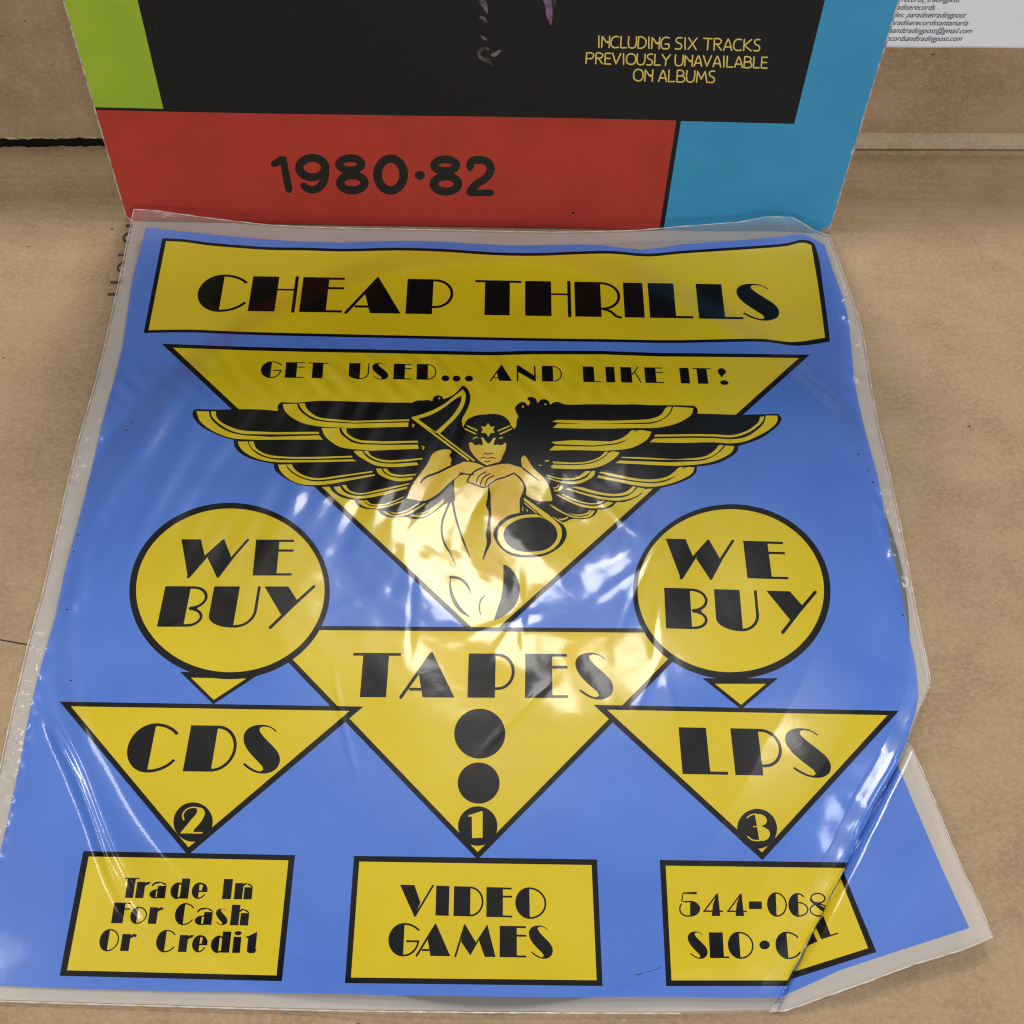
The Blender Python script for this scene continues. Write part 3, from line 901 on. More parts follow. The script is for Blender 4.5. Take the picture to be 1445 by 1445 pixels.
# arms and hands
put(EM, 'skin', smooth(np.concatenate([w6(1085, 150, 1130, 120, 1200, 103, 1265, 105, 1280, 125, 1258, 165, 1280, 210, 1270, 245, 1280, 268, 1380, 232), f3(380, 1010, 480, 1030, 570, 1068, 520, 1085, 450, 1130, 400, 1172, 270, 1150, 200, 1220),
                                      w6(1290, 415, 1180, 520, 1060, 605, 1010, 625, 900, 615, 825, 600, 850, 530, 880, 460, 960, 350, 1040, 240)]), True, 3, 50))
put(EM, 'black', stroke(w6(965, 440, 1000, 400, 1150, 335, 1270, 275, 1380, 232), [3, 3, 3, 3, 2]))
put(EM, 'skin', smooth(f3(540, 1088, 640, 1068, 800, 1037, 880, 1034, 960, 1057, 1062, 1090, 1045, 1010, 1045, 960, 1075, 925, 1110, 950, 1200, 1090, 1330, 1210, 1385, 1290, 1420, 1400, 1440, 1490, 1425, 1510, 1250, 1505, 1162, 1471, 1100, 1415, 1095, 1330, 1040, 1230, 955, 1160, 900, 1172,
                          800, 1210, 720, 1232, 640, 1292, 605, 1325, 560, 1318, 470, 1298, 370, 1272, 352, 1260, 400, 1190, 470, 1122), True, 3, 50))
put(EM, 'black', stroke(f3(545, 1086, 450, 1130, 380, 1205, 352, 1262, 440, 1292, 600, 1328, 640, 1296, 725, 1236, 830, 1205, 955, 1152), 2.3),
    stroke(f3(595, 1135, 505, 1190, 470, 1275), 1.7), stroke(f3(640, 1160, 560, 1212, 522, 1295), 1.7), stroke(f3(695, 1185, 612, 1232, 585, 1312), 1.7),
    stroke(f3(955, 1155, 1040, 1230, 1090, 1330, 1080, 1440, 1045, 1530), [2, 2.6, 3.6, 3.4, 2.4]), stroke(f3(1062, 1088, 1180, 1180, 1270, 1250), [2.4, 2, .8]),
    stroke(f3(625, 1055, 760, 1022, 850, 1015), 2), stroke(f3(270, 1150, 400, 1170, 440, 1165), 2))
# leg lines
put(EM, 'black', stroke(l7(115, 330, 72, 430, 32, 540, 26, 680, 60, 790, 110, 870, 165, 990), [3.4, 3.2, 3, 3, 3, 2.4, 1]),
    stroke(l7(135, 340, 160, 480, 200, 620, 250, 760, 310, 910), [3.6, 3, 2.8, 2.6, 1.4]),
    stroke(l7(500, 195, 512, 270, 500, 380, 515, 440, 508, 560, 500, 680, 505, 760, 470, 860, 445, 930), [2, 3, 7, 4, 4, 7, 6, 3, 2]),
    stroke(l7(852, 270, 830, 330, 838, 455), [3, 3.4, 2]), l7(150, 128, 158, 340, 112, 350, 40, 380, 60, 250))
# note head
put(EM, 'black', smooth(l7(820, 460, 700, 490, 600, 570, 550, 680, 580, 760, 660, 850, 740, 895, 880, 915, 1040, 905, 1170, 850, 1270, 760, 1300, 660, 1270, 590, 1200, 540, 870, 265, 835, 300), True, 4, 55))
put(EM, 'yellow', smooth(l7(985, 475, 900, 478, 780, 500, 660, 560, 605, 630, 592, 700, 620, 780, 700, 850, 800, 880, 920, 886, 1050, 876, 1150, 835, 1228, 750, 1250, 670, 1235, 600, 1180, 540, 864, 305, 860, 330, 1080, 520, 1000, 480), True, 4, 60))
put(EM, 'black', smooth(l7(1040, 508, 960, 505, 850, 515, 740, 560, 672, 620, 652, 690, 680, 760, 750, 825, 850, 855, 960, 855, 1080, 835, 1170, 770, 1205, 690, 1190, 620, 1140, 560), True, 4, 60))
put(EM, 'black', l7(868, 378, 985, 462, 900, 470, 838, 470))
put(EM, 'yellow', stroke(l7(868, 360, 990, 462), 1.3, False), stroke(l7(850, 400, 852, 440), 1.0, False), stroke(l7(890, 425, 900, 445), 1.2, False))

# three arrow panels --------------------------------------------------------
TAP = A(356.5, 882.5, 995, 887.5, 674, 1213)
panel('arrow_panel#1', TAP, [6, 7.5, 7.5])
line('arrow_panel#1/lettering', 'black', 'TAPES', (498.8, 921.3, 864, 923, 866, 985.3, 493.5, 983.8), [(496, 564), (565.5, 642.5), (660.5, 726.4), (741, 801), (812.2, 865)], SH)
put('arrow_panel#1/lettering', 'black', ell(677, 1035.3, 36, 35.2), ell(675.5, 1105, 29.6, 29), ell(674.2, 1165.7, 27.8, 28))
d1 = crop(620, 1120, 120)
put('arrow_panel#1/lettering', 'yellow', d1(488, 370, 700, 300, 735, 300, 735, 748, 556, 756, 550, 385, 500, 392))
CDT_ = A(84, 990, 513, 997, 265, 1207)
panel('arrow_panel#2', CDT_, [6.5, 8, 8])
line('arrow_panel#2/lettering', 'black', 'CDS', (270.1, 1023.4, 400, 1025, 391.5, 1090, 257.5, 1088.5), [(180, 248), (263.8, 333.6), (341, 397.5)], SH)
put('arrow_panel#2/lettering', 'black', ell(272.5, 1160, 27.8, 27.8))
d2 = crop(220, 1120, 120)
put('arrow_panel#2/lettering', 'yellow', stroke(d2(470, 435, 455, 370, 500, 285, 600, 235, 700, 235), [2.6, 2.2, 1.6, 1.6, 1.8]),
    smooth(d2(690, 232, 790, 250, 832, 320, 800, 420, 640, 620, 640, 675, 410, 675, 600, 440, 700, 300), True, 4, 50), d2(630, 655, 795, 650, 790, 675, 630, 678))
LPT = A(837.5, 994.6, 1268.8, 1003, 1075.8, 1214)
panel('arrow_panel#3', LPT, [6.5, 8, 8])
line('arrow_panel#3/lettering', 'black', 'LPS', (957.9, 1025.8, 1155, 1030.5, 1166, 1096, 962.7, 1092.2), [(960.3, 1024), (1034.2, 1104), (1110.5, 1170)], SH)
put('arrow_panel#3/lettering', 'black', ell(1068.4, 1169.6, 28.2, 28.2))
d3 = crop(1020, 1120, 120)
put('arrow_panel#3/lettering', 'yellow', smooth(d3(545, 352, 640, 348, 720, 390, 748, 460, 720, 520, 650, 548, 720, 580, 790, 640, 800, 700, 770, 760, 700, 800, 620, 800, 605, 700), True, 4, 55),
    stroke(d3(415, 408, 470, 365, 560, 345), 1.8), stroke(d3(425, 730, 500, 785, 620, 798), 1.8), stroke(d3(520, 560, 650, 555), 1.4, False))
# badges with their little pointers
panel('round_badge#1', A(254, 948, 368, 950, 301, 994), [8, 5, 5])
put('round_badge#1', 'black', ell(324, 834, 141.5, 124.5, 110))
put('round_badge#1', 'yellow', ell(325, 833, 133, 115.5, 110))
line('round_badge#1/lettering', 'black', 'WE', (256.7, 761, 415, 761.5, 412.3, 812.3, 248, 811.8), [(252.4, 348.5), (358.9, 413.5)], SH)
line('round_badge#1/lettering', 'black', 'BUY', (233.3, 828, 444.7, 826.8, 437, 884.6, 221.2, 884.4), [(227.3, 290.5), (297, 363.5), (368.6, 441)], SH)
panel('round_badge#2', A(991, 957, 1098, 957, 1046, 1001), [8, 5, 5])
put('round_badge#2', 'black', ell(1032.5, 835, 139.5, 123.5, 110))
put('round_badge#2', 'yellow', ell(1031.3, 833.5, 131.5, 115, 110))
line('round_badge#2/lettering', 'black', 'WE', (939.7, 759.5, 1100.6, 765, 1107.6, 817.5, 944, 813), [(941.5, 1038.5), (1051.7, 1109)], SH)
line('round_badge#2/lettering', 'black', 'BUY', (937.2, 829.2, 1152.5, 835.6, 1160, 893, 939.7, 886.8), [(938.5, 999.5), (1009.5, 1070.5), (1084, 1156)], SH)
# notice boxes
panel('notice_panel#1', A(117.5, 1201, 416.3, 1206.7, 397.8, 1384.6, 84, 1377), [7.5, 8.5, 8, 9])
n1 = 'notice_panel#1/lettering'
line(n1, 'black', 'TradeIn', (174, 1238.7, 345, 1240.4, 341, 1269, 170.5, 1267), [(174, 195), (192.5, 210.5), (212, 234.5), (241, 267), (271, 293), (314.7, 327.3), (331.3, 356.5)], SH)
line(n1, 'black', 'ForCash', (165, 1273.8, 345, 1276.6, 341, 1306, 161, 1302.7), [(159, 183), (184.5, 207.8), (210.5, 229), (247, 272.5), (276, 300), (304.5, 322), (326, 351.5)], SH)
line(n1, 'black', 'OrCredit', (150, 1312, 360, 1314.8, 356, 1345, 146, 1341.5), [(140.4, 167.8), (171.5, 192), (220.5, 246.5), (252.8, 271.5), (271.5, 293), (298, 325), (329, 340), (347.8, 362)], SH)
panel('notice_panel#2', A(499.5, 1207.7, 842.5, 1212.8, 850.3, 1391.4, 486.7, 1387.3), [8, 8, 8, 8])
n2_ = 'notice_panel#2/lettering'
line(n2_, 'black', 'VIDEO', (616, 1249.9, 722, 1252.5, 722.5, 1294.8, 614.5, 1291.9), [(563.5, 611.7), (615, 633.7), (640.3, 682.3), (686.3, 722.5), (727.1, 771)], SH)
line(n2_, 'black', 'GAMES', (590, 1304, 742, 1307.3, 743, 1351.3, 587.5, 1348.6), [(548.1, 591.7), (587.5, 636.1), (642.1, 699.5), (705.1, 742.6), (746.4, 780)], SH)
panel('notice_panel#3', np.concatenate([A(931, 1213.5), FOLD[5:6] + [0.3, 2], FOLD[6:8], A(1112, 1391.5, 940, 1391.4)]), [8, 0.01, 0.01, 4, 8, 8])
n3_ = 'notice_panel#3/lettering'
line(n3_, 'black', '544-068', (962, 1259, 1165, 1261, 1166, 1293, 963, 1292.4), [(958.4, 988), (992.3, 1020), (1025.8, 1053.4), (1056.8, 1075.1), (1082.4, 1110.5), (1112.5, 1140.6), (1141.9, 1167.7)], SH)
line(n3_, 'black', 'SLOC', (1000, 1315.6, 1120, 1316, 1122, 1352.3, 1003, 1352), [(971, 998.1), (1001, 1028.2), (1027.2, 1063.4), (1094.4, 1128)], SH)
put(n3_, 'black', ell(1078.9, 1333.4, 7.4, 6.3, 24))
put('blue_ground', 'black', stroke(A(897, 1376, 908, 1373.5), .9, False), stroke(A(912, 1372, 921, 1369.5), .8, False), stroke(A(923, 1369, 934, 1365), .7, False))
# pinholes in the blue
for x, y in ((110, 755), (104, 778), (95, 860), (1211, 641), (1225, 664), (1232, 681), (1274, 868), (100, 960), (187, 596), (178, 607)):
    put('blue_ground', 'black', ell(x, y, 1.5, 1.0, 8))

# ------------------------------------------------------------------ build: cardboard box
box_ = empty('cardboard_box', (0, 0.2, 0), 'opened brown corrugated cardboard box, flat panel under the bag and upright panel behind', 'cardboard box')
SL, SR = np.array([-23.4, 43.35, 0]), np.array([25.4, 45.0, 0])
SE = (SR - SL) / np.linalg.norm(SR - SL)
SN = np.array([-SE[1], SE[0], 0])          # away from the camera


def wallf(V, lean=-2.0):
    V = np.asarray(V, float)
    a = math.radians(lean)
    upv = np.array([0, 0, 1]) * math.cos(a) + SN * math.sin(a)
    nn = -SN * math.cos(a) + np.array([0, 0, 1]) * math.sin(a)
    return SL + SE * V[:, 0:1] + upv * V[:, 2:3] + nn * (-V[:, 1:2])


def slab(name, fn, x0, x1, y0, y1, nx, ny, mt, parent, thick, edge=None, smooth_=True, pale=0, lit_fold_wear=False):
    """gridded panel with thickness; fn(u, v) -> 3-D top point"""
    u = np.linspace(x0, x1, nx)
    v = np.asarray(y0 if np.ndim(y0) else np.linspace(y0, y1, ny))
    ny = len(v)
    U, Vv = np.meshgrid(u, v)
    top, low = fn(U.ravel(), Vv.ravel(), 0), fn(U.ravel(), Vv.ravel(), thick)
    n = nx * ny
    F, fm = [], []
    for j in range(ny - 1):
        for i in range(nx - 1):
            a = j * nx + i
            F.append((a, a + 1, a + nx + 1, a + nx)); fm.append(1 if v[j + 1] < pale + .12 * math.sin(u[i] * 2.1) * math.sin(u[i] * .77) and u[i] < 26 else (2 if lit_fold_wear and u[i] > 30 and .22 < v[j] < .86 else 0))
            F.append((n + a, n + a + nx, n + a + nx + 1, n + a + 1)); fm.append(0)
    for i in range(nx - 1):
        a, b = i, (ny - 1) * nx + i
        F += [(a, n + a, n + a + 1, a + 1), (b, b + 1, n + b + 1, n + b)]; fm += [1, 1]
    for j in range(ny - 1):
        a, b = j * nx, j * nx + nx - 1
        F += [(a, a + nx, n + a + nx, n + a), (b, n + b, n + b + nx, b + nx)]; fm += [1, 1]
    o = add(name, np.concatenate([top, low]), F, [mt, edge or mt, 'lit_worn'], parent, fm, smooth=smooth_)
    return o


def torn(x, seed):
    return .08 * np.sin(x * .9 + seed) + .06 * np.sin(x * 3.3 + seed * 2) + .07 * np.sin(x * 8.1 + seed * 3) * np.sin(x * 1.3) + .06 * np.sin(x * 14.3 + seed)


def base_fn(u, v, t):
    """u along the seam (cm from its left end), v = distance in front of the seam"""
    split = sst(30, 26, u)                              # left half of the fold is torn open
    z = np.zeros_like(u) - t
    z = z + .05 * np.exp(-((v - .35) / .22) ** 2) * (1 - split) + .03 * np.sin(u * .13 + v * .07) * np.exp(-v / 20.) * 0
    z = z - .34 * np.exp(-(v / .18) ** 2) * (1 - split) + .09 * np.exp(-((v - .50) / .13) ** 2) * (1 - split)
    vv = v + np.where(v < .5, (.27 + .42 * torn(u, 1.0)) * split * (1 - v / .5), 0)
    return SL + SE * u[:, None] - SN * vv[:, None] + np.array([0, 0, 1.]) * z[:, None]


box('added_tabletop', (-120, -60, -2.6), (140, 90, -.46), 'table')  # unseen sheet added under the box to keep the torn seam dark
TAB = COL.objects['added_tabletop']
props(TAB, kind='structure')
vs = np.concatenate([np.linspace(0, 2, 81), np.linspace(2.3, 8, 20), np.linspace(9, 75, 24)])
slab('base_panel', base_fn, -60, 110, vs, None, 1201, 0, 'card', box_, .42, 'torn', pale=.10)


def wall_fn(u, v, t):
    split = sst(30, 26, u)
    V = np.stack([u, -t * np.ones_like(u) * -1, v], 1)
    n = .07 * sst(3.3, 3.6, v) * sst(18, 30, u)
    n = n * (v > 1.2) + (1 - split) * np.where(v < .9, .5 * (1 - v / .9), .30 * sst(.9, .97, v) * sst(4.0, 1.0, v))
    n = n - .45 * np.exp(-((v - .96) / .055) ** 2) * (1 - split)
    V[:, 1] = t - n
    V[:, 2] = v + np.where(v < .6, ((.23 + .42 * torn(u, 4.0)) * split - .5 * (1 - split)) * (1 - v / .6), 0)
    return wallf(V)


vw = np.concatenate([np.linspace(.02, 2, 89), np.linspace(2.2, 6, 39), np.linspace(6.3, 9.6, 7)])
slab('back_panel', wall_fn, -60, 110, vw, None, 1201, 0, 'card2', box_, .42, 'torn', pale=.20, lit_fold_wear=True)
# score line across the base panel and a printed strip by the sleeve's corner
sc_ = plane(A(-60, 890, 0, 902, 22, 906, 40, 909, 60, 914, 120, 926), 0)
sc3 = np.concatenate([np.concatenate([sc_, np.full((len(sc_), 1), .012)], 1), np.concatenate([sc_ + [0, -.045], np.full((len(sc_), 1), .012)], 1)])
add('score_line', sc3, [(i, i + 1, len(sc_) + i + 1, len(sc_) + i) for i in range(len(sc_) - 1)], 'line', box_)


def flat(px, z):
    d = ray(px)
    return CP + d * ((z - CH) / d[:, 2])[:, None]


ST = []
s4 = crop(130, 280, 120, 867)
for P in (s4(345, 265, 440, 262, 440, 296, 345, 298), s4(262, 565, 380, 562, 380, 590, 262, 592), s4(185, 842, 330, 838, 330, 870, 185, 872), s4(158, 962, 300, 958, 300, 992, 158, 995)):
    ST.append(('seam_strip/stamped_lettering', 'stamp', P))
for cx, cy in ((395, 400), (335, 703)):
    ST.append(('seam_strip/stamped_lettering', 'stamp', stroke(s4(cx + 50, cy - 50, cx - 20, cy - 48, cx - 65, cy - 15, cx - 72, cy + 20, cx - 30, cy + 46, cx + 50, cy + 45), 3.6)))
sheet(s4(270, 225, 560, 225, 560, 560, 380, 1445, 190, 2000, -70, 2000, 60, 1445, 150, 930, 215, 560), ST, lambda p: flat(p, .025), 14, box_, ('seam_strip', 'card2'), 8)

# ------------------------------------------------------------------ build: paper sheet with the shop's addresses
pl_o = np.concatenate([wallf(np.array([[41.0, .16, 5.55]]))])[0]


def hitwall(px, off=.12):
    a = math.radians(-2.0)
    nn = -SN * math.cos(a) + np.array([0, 0, 1]) * math.sin(a)
    upv = np.array([0, 0, 1]) * math.cos(a) + SN * math.sin(a)
    O = SL + nn * off
    d = ray(px)
    t = ((O - CP) @ nn) / (d @ nn)
    P = CP + d * t[:, None]
    return np.stack([(P - O) @ SE, (P - O) @ upv], 1)


cn = hitwall(A(1247, 66, 1445, 67))
px0, pz0, px1 = cn[0, 0] - 13, cn[0, 1], cn[1, 0] + 4
paper = empty('paper_sheet', tuple(wallf(np.array([[px0, -.12, pz0]]))[0] * CM), 'white paper sheet with small italic black lettering stuck on the upright cardboard behind', 'paper')
U, V_ = np.meshgrid(np.linspace(px0, px1, 40), np.linspace(pz0, 9.5, 30))
cur = -.11 - .03 * np.exp(-((V_.ravel() - pz0) / .6) ** 2) * (1 + .6 * np.sin(U.ravel() * 1.1))
top = wallf(np.stack([U.ravel(), cur - .012, V_.ravel()], 1))
low = wallf(np.stack([U.ravel(), cur, V_.ravel()], 1))
F = []
for j in range(29):
    for i in range(39):
        a = j * 40 + i
        F += [(a, a + 1, a + 41, a + 40), (1200 + a, 1200 + a + 40, 1200 + a + 41, 1200 + a + 1)]
for i in range(39):
    F += [(i, 1200 + i, 1200 + i + 1, i + 1)]
add('sheet', np.concatenate([top, low]), F, 'paper', paper)


def text_mesh(name, body, size_ref, parent, right_px, base_px, left_px, ref, frame_off):
    """built-in type, fitted so that 'ref' spans left_px..right_px and ends at right_px"""
    def wid(b):
        cu = bpy.data.curves.new('t', 'FONT')
        cu.body, cu.size, cu.shear = b, 1.0, 0.30
        o = bpy.data.objects.new('t', cu)
        COL.objects.link(o)
        me = bpy.data.meshes.new_from_object(o.evaluated_get(bpy.context.evaluated_depsgraph_get()))
        bpy.data.objects.remove(o)
        v = np.array([tuple(q.co) for q in me.vertices])
        f = [tuple(p.vertices) for p in me.polygons]
        bpy.data.meshes.remove(me)
        return v, f
    q = hitwall(A(left_px, base_px, right_px, base_px))
    vr, _ = wid(ref)
    s = (q[1, 0] - q[0, 0]) / (vr[:, 0].max() - vr[:, 0].min())
    v, f = wid(body)
    X = q[1, 0] + (v[:, 0] - v[:, 0].max()) * s
    Z = q[1, 1] + v[:, 1] * size_ref
    return X, Z, f


rows = [('paradise_records_tradingpost', '_records_tradingpost', 1265, 1354, 3), ('paradiserecords', 'adiserecords', 1265, 1318.5, 13.8), ('Sales: paradisetradingpost', 'les: paradisetradingpost', 1262, 1362, 24.8),
        ('paradiserecordssantamaria', 'aradiserecordssantamaria', 1257, 1365, 35.8), ('paradiserecordsandtradingpost@gmail.com', 'sandtradingpost@gmail.com', 1254.5, 1370.8, 46.7), ('paradiserecordsandtradingpost.com', 'ecordsandtradingpost.com', 1250.5, 1356.2, 57.4)]
TV, TF = [], []
k = 0
for body, ref, lpx, rpx, bpx in rows:
    X, Z, f = text_mesh("t", body, .385, paper, rpx, bpx, lpx, ref, 0)
    keep = X > px0 + .3
    cv = -.13 - .03 * np.exp(-((Z - pz0) / .6) ** 2) * (1 + .6 * np.sin(X * 1.1))
    P = wallf(np.stack([X, cv - .006, Z], 1))
    f = [t for t in f if all(keep[i] for i in t)]
    TV.append(P)
    TF += [tuple(i + k for i in t) for t in f]
    k += len(P)
add('lettering', np.concatenate(TV), TF, 'text', paper, smooth=False)

# ------------------------------------------------------------------ build: record sleeve leaning on the back panel
AB0, AB1 = np.array([-16.53, 38.45, 0.05]), np.array([15.0, 38.80, 0.05])
AE = (AB1 - AB0) / np.linalg.norm(AB1 - AB0)
AN0 = np.array([-AE[1], AE[0], 0])
LEAN = math.radians(6.0)
AU = np.array([0, 0, 1]) * math.cos(LEAN) + AN0 * math.sin(LEAN)
AN = np.cross(AE, AU)                      # faces the camera
AW, AH = 31.54, 31.5


def dish(u, v):
    c1 = np.exp(-((u - 28.6) / 1.5) ** 2 - ((v - .8) / 1.2) ** 2)
    wob = .05 * np.sin(u * .21 + .6) * np.sin(v * .17 + .4)
    return wob - .14 * c1 + .05 * np.exp(-(((u - 29.0) * .80 - (v - 1.3) * .6) / .13) ** 2 - ((v - 1.5) / .7) ** 2)


def sleevef(V, n=0.0):
    V = np.asarray(V, float)
    return AB0 + AE * V[:, 0:1] + AU * V[:, 1:2] + AN * (dish(V[:, 0], V[:, 1]) + n)[:, None]


def hits(px):
    d = ray(px)
    t = ((AB0 - CP) @ AN) / (d @ AN)
    P = CP + d * t[:, None]
    return np.stack([(P - AB0) @ AE, (P - AB0) @ AU], 1)


alb = empty('record_sleeve', tuple((AB0 + AE * AW / 2) * CM), 'square printed card record sleeve, black, red, lime and blue, standing upright behind the bag', 'record sleeve')
AS = []
c1 = crop(0, 0, 480)
c3 = crop(960, 0, 485)
k_ = hits(np.concatenate([c1(380, 465, 697, 466, 585, 0), c1(395, 475), A(950, 170, 935, 321, 958, 170), c3(483, 520, 603, 0)]))
vl, ul0, ul1 = k_[0, 1], k_[1, 0], k_[2, 0]
ul = .5 * (ul0 + ul1)
vr = hits(np.array([[300., 158.5], [900., 169.]]))[:, 1].mean()
ux = .5 * (k_[4, 0] + k_[5, 0])
vb = k_[7, 1]
vl = vr + .11
ub = .5 * (k_[7, 0] + k_[8, 0])
O_ = .02
AS.append(('front_cover', 'lime', rc(-O_, vl + .02, ul, AH + O_)))
AS.append(('front_cover', 'red', rc(-O_, -O_, ux, vr)))
AS.append(('front_cover', 'cyan', A(ux + .20, -O_, AW + O_, -O_, AW + O_, AH + O_, ub, AH + O_, ub, vb, ux + .20, vb)))
d7 = crop(380, 200, 330)
G82 = [((10, 128, 75, 92, 90, 80), (95, 95, 108, 200, 122, 290)), ]


def albs(part, ink, P):
    AS.append((part, ink, hits(P)))


LT = 'front_cover/lettering'
hw = 11.0
for P in (d7(32, 132, 62, 118, 85, 98, 103, 200, 122, 292),):
    albs(LT, 'line', stroke(P, 10.5))
ring = lambda x0, y0, x1, y1: ell((x0 + x1) / 2, (y0 + y1) / 2, (x1 - x0) / 2, (y1 - y0) / 2, 44)


def rg(x0, y0, x1, y1, t, ink2='red'):
    a, b = d7(x0, y0, x1, y1)
    albs(LT, 'line', ring(*a, *b))
    a, b = d7(x0 + t, y0 + t * .95, x1 - t, y1 - t * .95)
    albs(LT, ink2, ring(*a, *b))


rg(160, 72, 372, 243, 53)
albs(LT, 'line', stroke(d7(348, 170, 345, 215, 325, 262, 285, 292, 240, 290, 212, 270), [10, 11, 11.5, 11, 10.5, 10]))
rg(412, 180, 615, 325, 54)
rg(407, 76, 594, 200, 52)
rg(642, 78, 858, 327, 55)
albs(LT, 'line', ell(*d7(930, 208)[0], 7.2, 6.4, 24))
rg(990, 190, 1193, 335, 54)
rg(994, 86, 1180, 208, 52)
albs(LT, 'line', stroke(d7(1240, 158, 1248, 128, 1300, 115, 1350, 130, 1370, 170, 1340, 225, 1280, 265, 1240, 312), 11.5))
albs(LT, 'line', stroke(d7(1238, 318, 1370, 318), 9.5, False))
# caption: thin rounded capitals
c5 = crop(810, 40, 290)
STK = {
    'I': [(.5, 0, .5, 1)], 'N': [(0, 0, .06, .7, .2, .98, .35, .95, .5, .5, .72, .5), (1, 1, .9, .0), (.0, 0, .05, 1), (.05, 1, .3, .98, .75, .45, .95, .45)],
    'C': [(.95, .95, .6, 1, .2, .85, .0, .5, .1, .12, .45, 0, .9, .05)], 'L': [(.1, 1, 0, 0, .9, .02)],
    'U': [(.05, 1, 0, .4, .1, .08, .45, 0, .8, .1, .95, .4, 1, 1)], 'D': [(.1, 1, 0, 0, .4, .0, .8, .15, 1, .5, .85, .85, .5, 1, .1, 1)],
    'G': [(1, .97, .5, 1, .12, .8, 0, .4, .15, .05, .5, 0, .9, .05, .97, .42, .5, .42)], 'S': [(.95, 1, .5, 1, .2, .9, .15, .7, .35, .56, .7, .48, .9, .3, .75, .05, .4, 0, .0, .03)],
    'X': [(.1, 1, .9, 0), (1, 1, 0, 0)], 'T': [(0, 1, 1, .98), (.55, .98, .45, 0)], 'R': [(.05, 0, .1, 1, .6, 1, .95, .85, .8, .6, .15, .5), (.4, .5, .9, 0)],
    'A': [(0, 0, .35, .7, .55, 1, .68, .8, .95, 0), (.2, .3, .85, .3)], 'K': [(.1, 1, 0, 0), (.95, 1, .1, .45, .9, 0)], 'P': [(0, 0, .1, 1, .6, 1, .95, .85, .85, .55, .1, .45)],
    'E': [(.95, 1, .1, 1, 0, 0, .9, 0), (.06, .52, .8, .52)], 'V': [(0, 1, .4, 0, 1, 1)], 'O': [(.5, 0, .12, .12, 0, .5, .15, .88, .5, 1, .88, .88, 1, .5, .85, .12, .5, 0)],
    'Y': [(0, 1, .45, .5, 1, 1), (.45, .5, .38, 0)], 'B': [(.1, 1, 0, 0, .6, 0, .95, .15, .85, .45, .1, .52), (.1, 1, .6, 1, .85, .85, .75, .6, .4, .52)], 'M': [(0, 0, .12, 1, .45, .25, .85, 1, 1, 0)]}
STK['N'] = [(.0, 0, .08, 1, .55, .5, .72, .42), (1, 1, .92, .0), (.55, .52, .95, .5)]


def cap(words, y0l, y1l, y0r, y1r, xl, xr):
    for word, (a, b) in words:
        wt = {'I': .35, 'M': 1.25, 'O': 1.15, 'N': 1.0, 'L': .8, 'S': .8, 'E': .8}
        tot = sum(wt.get(ch, 1.0) for ch in word)
        g = .20 * tot / len(word) / 1.0
        un = (b - a) / (tot + g * (len(word) - 1))
        x = a
        for ch in word:
            wch = wt.get(ch, 1.0) * un
            for st in STK[ch]:
                P = A(*st)
                X = x + P[:, 0] * wch
                t = (X - xl) / (xr - xl)
                yt, yb = y0l + t * (y0r - y0l), y1l + t * (y1r - y1l)
                albs('front_cover/caption', 'gold', stroke(c5(*np.stack([X, yb + P[:, 1] * (yt - yb)], 1).ravel()), 1.9, True))
            x += wch + g * un


cap([('INCLUDING', (165, 670)), ('SIX', (712, 865)), ('TRACKS', (912, 1310))], 58, 138, 80, 160, 160, 1310)
cap([('PREVIOUSLY', (84, 678)), ('UNAVAILABLE', (712, 1362))], 176, 252, 204, 280, 80, 1365)
cap([('ON', (420, 555)), ('ALBUMS', (595, 992))], 292, 374, 304, 384, 415, 995)
s6 = crop(640, 0, 180)
for ink, P in (('smoke', s6(280, -40, 350, -30, 390, 120, 385, 165, 345, 110, 300, 40)), ('smoke', s6(290, 190, 340, 195, 392, 265, 340, 255)), ('smoke', s6(300, 400, 330, 410, 380, 445, 370, 465, 315, 435)),
               ('smoke', stroke(s6(390, 560, 330, 560, 285, 610, 300, 650, 350, 675, 400, 695, 425, 735), [4, 5, 4, 4, 6, 7, 3])), ('smoke', s6(415, 625, 460, 600, 525, 568, 540, 578, 480, 645, 430, 645)),
               ('violet', s6(985, -60, 1110, -60, 1120, 200, 1105, 300, 1060, 210, 1035, 60)), ('smoke', s6(1090, 215, 1118, 215, 1102, 300)), ('smoke', s6(1130, -40, 1175, -30, 1150, 90, 1135, 60))):
    albs('front_cover/cover_picture', ink, smooth(P, True, 3, 60))
for x, y, w_, h_ in ((809, 301, 2.2, 1.8), (245, 266, 1, .8), (915, 280, 1.2, .6)):
    albs('front_cover', 'line', ell(x, y, w_, h_, 8))
r2_ = np.random.RandomState(4)
for P in (A(95, 55, 109, 56, 109, 57.2, 95, 56.6), A(103, 78, 108, 81, 107, 82.5, 102, 80), A(121, 139, 131, 142, 130, 143, 121.5, 141), A(160, 254, 166, 264, 164, 266), A(174, 300, 188, 312, 176, 312),
          A(1232, 128, 1222, 152, 1225, 156), A(1218, 168, 1212, 182, 1214, 184), A(1206, 205, 1200, 216, 1202, 219), A(1160, 322, 1170, 318, 1167, 331, 1158, 331)):
    albs('front_cover', 'edge', P)
for q in range(60):
    x, y = r2_.uniform(170, 1200), r2_.uniform(0, 318)
    a, L = r2_.uniform(0, 3.14), r2_.uniform(.4, 1.3)
    albs('front_cover', 'smoke', stroke(A(x, y, x + L * math.cos(a), y + L * math.sin(a)), .7, False))
edge_o = [(0, 0)]
OUTL = A(0.10, 0, AW - .1, 0, AW, .12, AW, AH, 0, AH, 0, .28)
sheet(OUTL, AS, lambda v: sleevef(v, 0.0), .45, alb, ('front_cover', 'photo'), .25, 1e-5, .05)
